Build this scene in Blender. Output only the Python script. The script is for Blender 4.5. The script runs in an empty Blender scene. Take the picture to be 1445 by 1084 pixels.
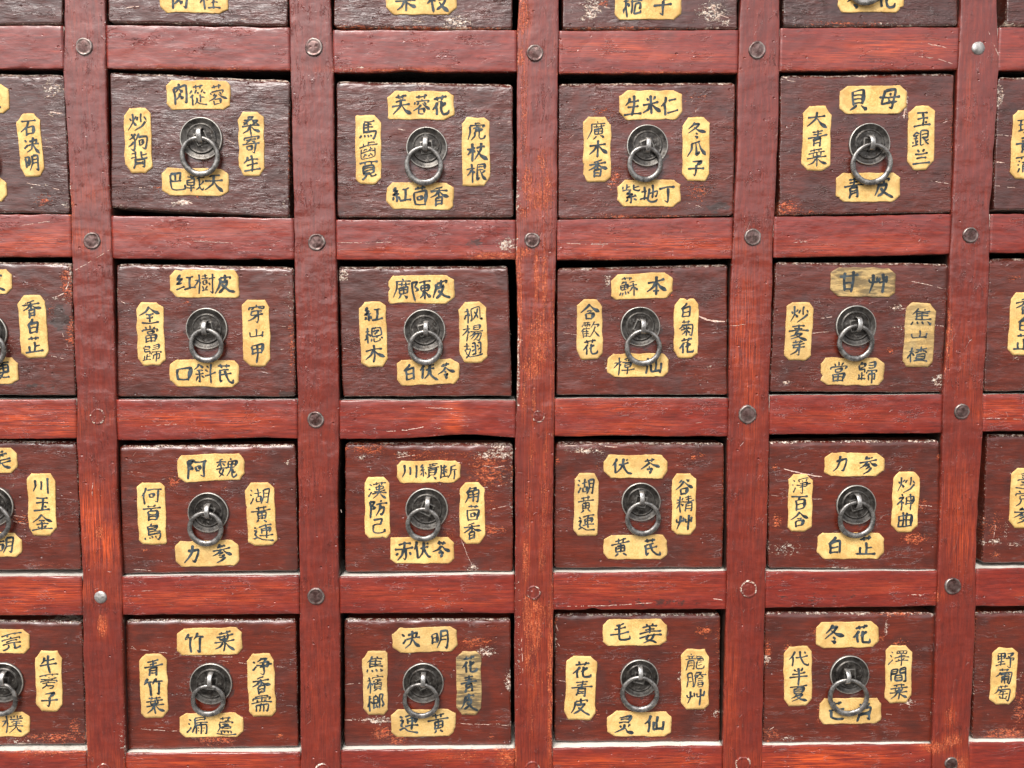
import bpy, bmesh, math, random
import numpy as np
from mathutils import Vector, Matrix

# ------------------------------------------------------------------ camera, sky, sun, exposure
SC = bpy.context.scene
H0 = 1.15                      # height of the middle of the cabinet front above the ground, metres
CAM = (-0.02676, -0.59774, 0.00016)
YAW, PITCH, ROLL = 0.01692, -0.06993, -0.00171
cam_data = bpy.data.cameras.new('camera')
cam_data.sensor_width = 36.0
cam_data.lens = 36.0 * 1150.0 / 1445.0
cam_data.clip_start = 0.02
cam_data.clip_end = 200.0
cam = bpy.data.objects.new('camera', cam_data)
SC.collection.objects.link(cam)
_f = Vector((math.sin(YAW)*math.cos(PITCH), math.cos(YAW)*math.cos(PITCH), math.sin(PITCH)))
_r = Vector((math.cos(YAW), -math.sin(YAW), 0.0))
_u = _r.cross(_f)
_r2 = _r*math.cos(ROLL) + _u*math.sin(ROLL)
_u2 = -_r*math.sin(ROLL) + _u*math.cos(ROLL)
cam.matrix_world = Matrix(((_r2.x, _u2.x, -_f.x, CAM[0]), (_r2.y, _u2.y, -_f.y, CAM[1]),
                           (_r2.z, _u2.z, -_f.z, CAM[2] + H0), (0, 0, 0, 1)))
SC.camera = cam

SUN_EL, SUN_AZ = math.radians(50), math.radians(205)   # azimuth clockwise from +Y, so the light comes from the front left
world = bpy.data.worlds.new('World')
SC.world = world
world.use_nodes = True
wn = world.node_tree
for n in list(wn.nodes):
    wn.nodes.remove(n)
sky = wn.nodes.new('ShaderNodeTexSky')
sky.sky_type = 'NISHITA'
sky.sun_disc = False
sky.sun_elevation = SUN_EL
sky.sun_rotation = SUN_AZ
sky.air_density = 1.0
sky.dust_density = 4.0
sky.ozone_density = 1.0
hs = wn.nodes.new('ShaderNodeHueSaturation')          # overcast: the sky is nearly grey
hs.inputs['Saturation'].default_value = 0.2
bg = wn.nodes.new('ShaderNodeBackground')
bg.inputs['Strength'].default_value = 0.15
wo = wn.nodes.new('ShaderNodeOutputWorld')
wn.links.new(sky.outputs[0], hs.inputs['Color'])
wn.links.new(hs.outputs[0], bg.inputs[0])
wn.links.new(bg.outputs[0], wo.inputs[0])

sun_data = bpy.data.lights.new('sun', 'SUN')
sun_data.energy = 1.5
sun_data.angle = math.radians(28)
sun_data.color = (1.0, 0.96, 0.90)
sun = bpy.data.objects.new('sun', sun_data)
SC.collection.objects.link(sun)
_sd = Vector((math.sin(SUN_AZ)*math.cos(SUN_EL), math.cos(SUN_AZ)*math.cos(SUN_EL), math.sin(SUN_EL)))
sun.location = _sd*5
sun.rotation_euler = _sd.to_track_quat('Z', 'Y').to_euler()

SC.view_settings.view_transform = 'Standard'
SC.view_settings.look = 'None'
SC.view_settings.exposure = 0.94
SC.view_settings.gamma = 1.0
SC.cycles.max_bounces = 6
SC.cycles.use_denoising = True

# ------------------------------------------------------------------ measured data, millimetres on the cabinet front
STILES=[[[230.8,-332.2,-303.7],[198.7,-334.0,-304.3],[182.0,-334.9,-304.7],[132.6,-333.8,-305.5],[81.7,-333.3,-305.1],[50.9,-333.8,-305.1],[1.4,-334.4,-305.4],[-52.2,-334.5,-305.8],[-81.4,-335.6,-306.3],[-123.4,-335.7,-307.8],[-184.0,-335.4,-306.2],[-213.5,-336.7,-307.3],[-317.7,-337.3,-308.3],[-330.9,-337.6,-308.5]],[[231.6,-174.2,-144.9],[199.3,-174.1,-144.0],[182.6,-174.2,-143.8],[133.0,-173.9,-144.3],[78.7,-173.9,-144.2],[49.3,-174.4,-143.7],[1.2,-174.3,-143.7],[-52.7,-173.8,-143.5],[-82.0,-174.4,-144.0],[-124.2,-174.7,-145.8],[-184.0,-175.1,-146.2],[-214.2,-175.7,-145.4],[-319.4,-177.0,-146.9],[-332.7,-177.3,-146.8]],[[232.4,-11.1,16.9],[210.3,-12.4,17.5],[183.2,-12.7,16.7],[133.3,-12.7,16.5],[78.8,-13.4,16.6],[49.3,-13.7,15.8],[6.1,-12.4,14.8],[-52.2,-13.0,14.9],[-81.6,-14.4,14.5],[-178.7,-14.5,13.6],[-212.2,-15.1,14.2],[-260.3,-15.2,13.7],[-318.9,-15.0,13.7],[-334.5,-14.7,13.7]],[[233.2,147.8,175.3],[212.5,146.6,176.0],[183.7,146.4,176.4],[133.6,146.8,176.4],[80.4,145.4,175.0],[49.7,144.2,174.6],[5.8,143.5,174.4],[-51.6,144.0,174.0],[-80.1,143.4,174.6],[-125.9,144.0,174.5],[-182.4,144.5,174.0],[-211.3,144.6,174.1],[-261.7,144.1,174.0],[-318.4,143.9,174.1],[-336.3,143.9,173.6]],[[234.0,306.9,332.4],[214.2,306.4,334.3],[185.3,306.1,336.0],[134.0,305.9,335.1],[83.1,305.7,334.0],[51.2,305.3,334.5],[0.4,306.1,335.2],[-50.0,303.7,333.8],[-79.2,304.2,334.6],[-126.7,305.0,333.5],[-181.9,304.6,333.2],[-212.0,304.8,334.6],[-263.2,305.3,334.7],[-317.9,305.0,333.8],[-338.1,305.1,334.2]]]
RAILS=[[[212.8,213.3,183.1,183.5],[213.9,213.0,184.1,183.1],[211.2,211.8,181.7,182.7],[211.4,212.7,181.5,182.2],[213.8,215.2,183.6,185.3],[215.3,215.8,184.9,185.3]],[[81.6,81.4,51.4,50.9],[80.7,78.7,49.9,49.0],[77.7,77.8,49.0,49.0],[77.8,79.7,48.7,49.5],[79.9,82.1,50.2,52.8],[82.1,82.2,53.8,53.8]],[[-51.8,-52.2,-80.6,-81.1],[-52.3,-52.7,-82.5,-82.0],[-53.3,-53.8,-82.0,-82.6],[-52.5,-52.7,-81.0,-81.2],[-50.9,-50.6,-79.7,-79.7],[-50.4,-50.5,-78.2,-78.8]],[[-183.0,-184.0,-212.4,-213.5],[-184.2,-184.3,-213.5,-213.7],[-185.6,-184.6,-213.6,-214.4],[-184.0,-183.3,-212.2,-212.4],[-184.0,-184.1,-211.8,-211.4],[-182.7,-182.5,-211.6,-212.2]],[[-317.2,-318.2,-348.6,-349.8],[-320.2,-320.8,-351.2,-351.7],[-319.4,-320.0,-350.3,-351.3],[-319.8,-319.2,-351.1,-350.9],[-319.3,-319.6,-350.2,-350.6],[-318.5,-319.8,-349.2,-350.9]]]
PEGS=[[[-319.3,198.7,6.0],[-157.3,198.9,6.3],[0.2,195.6,6.0],[159.7,198.2,6.3],[320.0,200.3,4.8]],[[-318.9,62.5,6.1],[-157.8,61.5,6.1],[-1.8,63.0,5.6],[159.2,65.1,6.1],[319.4,66.7,5.6]],[[-319.6,-64.7,5.7],[-160.7,-67.4,6.0],[2.9,-65.9,4.4],[157.9,-64.9,6.8],[318.0,-63.3,5.7]],[[-322.4,-199.6,4.8],[-163.1,-199.7,6.4],[-0.7,-198.2,5.3],[160.9,-196.7,6.4],[315.9,-195.6,6.1]],[[-324.7,-332.7,5.4],[-160.8,-334.6,6.0],[-1.8,-334.1,5.4],[159.1,-333.1,5.9],[319.8,-334.4,4.9]]]
FRAME_WEAR=[[-7.4,158.3,3.1,60.2,0.55,"o"],[-8.4,222.6,5.1,14.7,0.8,"o"],[-9.9,193.1,2.0,6.0,0.9,"o"],[5.4,118.3,5.1,13.1,0.6,"o"],[-4.9,103.1,4.1,15.1,0.8,"o"],[9.0,98.1,4.1,20.3,0.7,"o"],[2.8,93.0,8.2,15.2,0.6,"o"],[-7.4,82.9,5.1,6.1,0.6,"o"],[-8.5,54.4,5.2,3.1,1,"o"],[1.3,37.0,1.6,20.6,1,"o"],[7.0,31.8,2.1,30.9,0.8,"o"],[-11.1,16.4,2.1,41.4,0.8,"o"],[2.9,-9.5,8.3,23.9,0.75,"o"],[-2.3,-30.3,7.3,10.4,0.8,"o"],[12.2,-9.5,2.1,47.0,0.5,"o"],[-7.5,-51.2,2.6,15.7,0.6,"o"],[-0.7,-56.4,1.5,15.8,0.8,"o"],[-1.8,-93.3,3.2,15.9,0.5,"o"],[8.2,-93.3,3.1,26.6,0.5,"o"],[-5.0,-135.8,3.2,37.5,0.5,"o"],[7.2,-135.9,4.2,48.3,0.5,"o"],[-6.6,-173.3,2.7,16.2,0.9,"o"],[5.1,-173.4,3.2,14.0,0.6,"o"],[-5.5,-216.6,3.2,16.4,1,"o"],[0.9,-222.1,4.2,19.7,1,"o"],[6.2,-214.0,2.7,10.9,0.6,"o"],[-5.0,-249.4,4.3,16.5,0.6,"o"],[0.4,-265.9,7.5,33.2,0.45,"o"],[11.6,-266.0,1.6,66.6,0.9,"o"],[-2.3,-299.1,2.1,16.6,0.5,"o"],[-11.9,-232.9,2.1,66.1,0.5,"w"],[-12.2,-30.2,1.6,31.4,0.6,"w"],[-11.5,93.0,2.0,20.3,0.6,"w"],[-325.6,-143.5,10.4,23.4,0.85,"r"],[-317.8,-157.9,7.3,16.0,1,"r"],[-332.5,-134.0,4.2,15.9,0.8,"r"],[-321.7,-151.5,3.1,5.3,1,"o"],[-322.2,-221.2,2.6,6.4,1.5,"o"],[-326.3,211.4,2.0,19.5,0.3,"o"],[-333.1,87.7,2.0,15.1,0.6,"o"],[-317.7,95.2,10.1,7.0,0.35,"o"],[-332.5,102.7,2.0,6.0,0.5,"w"],[-344.4,-295.6,5.3,27.5,0.4,"r"],[-340.6,-306.6,5.3,16.5,0.6,"o"],[-311.6,-306.9,3.2,16.6,0.5,"w"],[168.1,-126.0,10.6,32.3,0.2,"o"],[154.2,-4.6,7.3,31.3,0.6,"r"],[160.1,-41.2,5.3,42.2,0.45,"r"],[168.1,31.7,5.3,31.1,0.25,"o"],[151.3,11.0,3.1,15.6,0.3,"o"],[307.0,-10.1,3.2,21.0,0.5,"o"],[321.0,-31.1,7.4,26.4,0.25,"r"],[317.0,-137.6,10.7,27.0,0.4,"r"],[323.1,-159.2,7.6,21.8,0.45,"r"],[311.6,-94.6,3.3,7.5,0.4,"d"],[316.8,-89.3,2.7,7.5,0.5,"d"],[315.2,164.3,3.1,30.3,0.3,"o"],[320.8,-316.4,6.6,4.5,0.9,"o"],[317.4,-296.7,4.3,7.9,0.6,"o"],[325.3,-335.0,7.7,7.9,0.7,"o"],[-166.3,-92.6,10.4,31.7,0.15,"o"],[-162.4,-275.4,9.6,44.1,0.15,"o"],[148.6,-289.5,5.4,44.6,0.35,"r"],[-279.1,194.5,30.0,4.9,0.25,"o"],[-234.4,184.3,65.3,1.4,0.5,"o"],[-98.5,183.8,45.5,1.7,0.7,"o"],[-128.8,184.2,12.1,1.5,0.8,"w"],[91.8,193.4,40.9,2.9,0.5,"r"],[58.6,200.7,30.6,4.9,0.55,"r"],[74.1,182.5,61.3,1.3,0.5,"o"],[258.2,200.0,30.9,6.4,0.7,"r"],[217.2,193.9,25.7,5.0,0.4,"r"],[227.8,184.5,56.7,1.3,0.4,"o"],[345.1,194.4,10.3,8.0,0.3,"o"],[-349.2,62.5,30.3,7.1,0.6,"r"],[-374.6,60.0,15.2,6.1,0.6,"r"],[-257.9,67.6,40.6,5.1,0.35,"r"],[-207.0,72.6,25.5,4.0,0.4,"r"],[-28.1,52.3,20.6,2.5,0.9,"o"],[-19.8,60.0,7.2,6.1,0.9,"w"],[-42.5,59.5,6.7,6.7,0.7,"d"],[-100.0,54.9,41.0,2.6,0.5,"r"],[95.9,60.0,51.9,7.2,0.6,"r"],[49.3,53.8,31.1,2.5,0.5,"r"],[77.9,50.3,62.3,1.6,0.5,"o"],[210.4,57.4,26.1,5.1,0.4,"r"],[252.1,60.0,36.6,5.2,0.4,"r"],[54.5,61.0,25.8,0.8,0.5,"w"],[-369.9,-65.6,30.8,8.3,0.7,"r"],[-349.6,-70.9,15.4,7.3,0.7,"r"],[-246.5,-66.0,51.7,4.2,0.7,"r"],[-220.8,-71.4,31.0,4.1,0.5,"r"],[-59.8,-66.7,6.3,9.5,1.1,"r"],[-80.6,-64.5,31.3,5.3,0.4,"r"],[-18.0,-60.6,2.6,2.6,0.6,"w"],[-85.9,-74.0,18.8,0.8,1,"w"],[50.0,-59.2,42.0,5.3,0.5,"r"],[50.1,-78.7,31.6,2.1,0.6,"r"],[76.4,-72.5,31.6,3.1,0.4,"r"],[224.1,-67.7,42.4,5.3,0.35,"r"],[346.2,-62.9,16.0,7.4,0.6,"r"],[357.1,-68.2,10.7,1.1,0.5,"w"],[-365.0,-195.0,36.5,7.5,0.7,"r"],[-386.1,-202.9,15.6,7.5,0.6,"r"],[-250.3,-201.2,47.2,5.4,0.6,"r"],[-213.4,-193.4,31.5,3.3,0.5,"r"],[-81.8,-198.7,58.2,5.4,0.3,"r"],[-60.7,-205.4,37.1,3.2,0.4,"r"],[66.8,-195.5,48.1,6.5,0.45,"r"],[93.6,-206.5,64.3,4.4,0.6,"d"],[211.5,-203.6,59.3,4.9,0.5,"d"],[265.2,-196.9,32.3,4.4,0.3,"r"],[286.9,-202.5,16.2,1.1,0.5,"w"],[303.2,-204.3,6.5,3.3,0.5,"o"],[368.1,-203.1,5.5,3.3,0.4,"o"],[-253.9,-327.4,47.9,5.6,0.6,"r"],[-56.1,-325.2,32.2,4.4,0.6,"o"],[-21.2,-325.5,7.6,9.0,0.9,"o"],[51.7,-330.3,43.3,4.4,0.6,"r"],[111.3,-330.4,21.7,4.4,0.6,"r"],[225.5,-329.4,38.3,5.6,1,"r"],[214.7,-333.7,27.3,4.5,0.9,"r"],[307.3,-321.8,11.0,4.5,0.8,"o"],[295.6,-331.8,4.4,1.7,0.8,"w"],[-364.9,-319.6,31.7,2.2,0.7,"o"]]
SCR={"E2":[[0.5,-144.7,-298.4,-126.4,-299.1,-108.7,-300.4],[0.35,-59.0,-302.0,-19.4,-304.1],[0.3,-143.7,-270.6,-128.7,-269.1],[0.25,-88.2,-251.2,-82.9,-254.5]],"C3":[[1.3,121.1,8.0,128.0,4.9,141.2,3.8],[0.3,52.7,31.0,58.4,33.0],[0.3,21.4,-4.4,34.5,-6.5]],"D4":[[0.25,177.8,-126.3,205.7,-129.1,237.9,-130.4],[0.3,286.5,-133.9,305.4,-136.1],[0.3,191.5,-165.9,196.7,-157.2],[0.8,187.0,-106.4,199.9,-109.7,216.0,-112.5]],"D2":[[0.25,-54.9,-159.6,-50.1,-172.1,-46.4,-180.2],[0.4,-60.3,-100.4,-28.6,-104.8,-16.9,-102.2],[0.4,-33.9,-109.0,-16.9,-113.4],[0.35,-60.4,-111.1,-55.2,-126.1],[0.4,-45.6,-120.8,-18.0,-117.7],[0.5,-102.5,-97.0,-81.4,-93.9],[0.3,-52.5,-126.1,-47.4,-149.9],[0.35,-34.0,-137.0,-17.0,-132.8]],"B0":[[0.35,-366.3,104.0,-353.8,102.0,-337.8,98.0],[0.8,-346.6,153.9,-337.6,153.0],[0.3,-357.6,130.5,-345.1,129.1]],"C4":[[0.3,273.0,34.4,286.3,31.8,302.3,28.1],[0.4,212.0,6.3,226.2,7.8],[0.3,287.2,3.0,307.5,-0.7],[0.3,177.7,-20.4,184.1,-21.5],[0.3,205.4,-4.7,218.6,-3.7]],"D0":[[0.35,-387.3,-138.5,-375.9,-140.7],[0.35,-386.1,-134.3,-374.7,-135.9],[0.3,-354.2,-119.0,-339.8,-122.8],[0.4,-387.5,-142.8,-377.2,-145.5]],"C1":[[0.35,-192.0,-16.4,-176.9,-14.9],[0.5,-301.5,19.4,-295.5,16.8],[0.3,-186.4,1.2,-176.6,0.2]],"E5":[[0.3,342.6,-272.1,352.7,-275.0,374.5,-270.7]],"D5":[[0.6,347.9,-162.9,361.6,-166.3,370.8,-165.2],[0.3,350.1,-149.8,348.9,-160.7]],"E1":[[0.35,-298.0,-303.8,-271.3,-305.7],[0.25,-304.9,-240.8,-264.2,-246.7,-219.1,-248.7],[0.25,-237.8,-250.8,-189.9,-256.7]],"B4":[[0.9,268.9,170.7,269.7,160.6,268.5,151.0],[0.3,289.8,106.4,304.0,103.9],[0.35,179.3,178.4,190.1,176.5]],"B3":[[0.25,117.1,159.6,117.3,148.5],[0.3,52.1,102.8,65.1,98.7],[0.3,106.3,119.1,127.0,120.2],[0.3,111.9,90.6,127.5,85.5]],"B1":[[0.9,-259.0,90.1,-251.9,91.1,-246.9,89.1],[0.7,-230.0,92.6,-222.4,90.1],[0.6,-285.1,100.6,-280.5,100.6],[0.4,-233.6,127.3,-228.7,122.3],[0.35,-222.3,135.3,-213.3,130.3],[0.3,-264.7,168.0,-259.7,169.1]],"B2":[[0.5,-105.6,148.1,-99.5,143.1,-93.4,142.1],[0.3,-140.2,154.0,-130.0,152.0],[0.3,-27.8,146.8,-16.5,148.3]],"B5":[[0.8,337.2,120.3,344.5,119.3],[0.3,337.9,103.0,356.9,100.9],[0.3,336.9,139.7,350.0,138.7]],"A3":[[0.7,32.3,231.6,39.5,226.7,42.6,218.8],[0.6,38.5,223.8,46.1,229.7,54.7,227.8],[0.5,125.1,232.1,131.3,224.2,140.6,221.3]],"A2":[[0.4,-58.0,216.6,-47.9,218.6,-42.8,215.7],[0.3,-88.4,219.4,-78.3,217.5]],"A1":[[0.6,-290.9,226.0,-278.8,228.0],[0.4,-214.1,217.5,-204.0,219.5]],"C2":[[0.5,-143.2,38.4,-140.0,42.5,-135.9,44.5],[0.3,-19.9,16.5,-16.7,15.5],[0.3,-19.4,-4.3,-16.8,-5.3]],"C0":[[0.7,-349.5,22.0,-342.2,25.1,-338.9,31.2],[0.7,-338.9,31.2,-337.6,39.4,-336.8,45.5],[0.4,-344.4,-3.7,-340.7,-14.0],[0.3,-359.3,-19.1,-344.1,-22.3]],"D1":[[0.35,-299.3,-179.4,-285.7,-181.1],[0.3,-300.9,-105.7,-290.6,-107.4]],"D3":[[0.6,19.1,-88.8,40.2,-87.8,66.8,-90.1],[0.3,98.8,-102.5,109.5,-103.7]],"E3":[[0.4,16.3,-224.9,18.5,-231.5],[0.4,16.9,-238.7,19.6,-242.6],[0.3,17.5,-269.2,25.1,-270.4],[0.3,133.3,-231.3,140.9,-232.5]],"E4":[[0.7,180.6,-308.5,183.9,-306.3],[0.3,267.9,-223.6,268.8,-234.6],[0.3,178.3,-249.9,179.5,-252.7],[0.3,264.6,-295.4,276.8,-298.3]],"E0":[[0.3,-363.4,-221.6,-346.5,-222.9],[0.3,-351.2,-287.7,-341.7,-291.1]],"frame":[[0.45,-109.4,-76.5,-93.7,-75.5,-79.6,-72.9],[0.4,16.8,61.5,39.0,60.0,55.5,60.5],[0.3,-141.9,61.5,-120.4,61.0,-99.9,62.0],[0.35,24.3,-209.3,56.3,-209.0,89.4,-207.0],[0.3,333.1,-68.1,363.5,-69.3],[0.35,284.8,-202.0,305.9,-203.2],[0.3,-335.0,39.7,-314.3,51.4,-306.0,56.4],[0.3,-369.0,73.6,-348.7,76.6],[0.4,278.6,204.1,294.2,201.2,304.6,198.2],[0.35,276.9,194.1,289.3,193.2,302.4,189.3],[0.3,327.3,211.8,335.8,194.4],[0.25,-247.9,62.5,-217.4,61.0],[0.3,-80.5,-58.8,-59.7,-59.9],[0.25,108.0,-72.6,123.7,-70.5],[0.3,189.4,61.5,199.8,62.0],[0.25,-292.0,-195.5,-284.1,-194.5],[0.3,-259.0,196.0,-249.0,197.1],[0.6,-144.1,-135.0,-143.1,-137.1],[0.35,-324.2,-106.6,-325.9,-123.4],[0.35,-10.1,17.4,-5.4,16.9],[0.35,-11.7,-9.5,-6.5,-9.5],[0.3,143.6,0.6,155.1,1.7],[0.3,154.0,3.2,159.3,2.7],[0.3,-9.8,-233.0,-8.7,-260.4],[0.25,-319.1,-123.5,-321.5,-118.2],[0.25,-290.5,-72.1,-256.9,-70.2],[0.25,61.6,-206.3,69.5,-199.8],[0.5,133.7,-204.1,141.8,-205.3]]}
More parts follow.
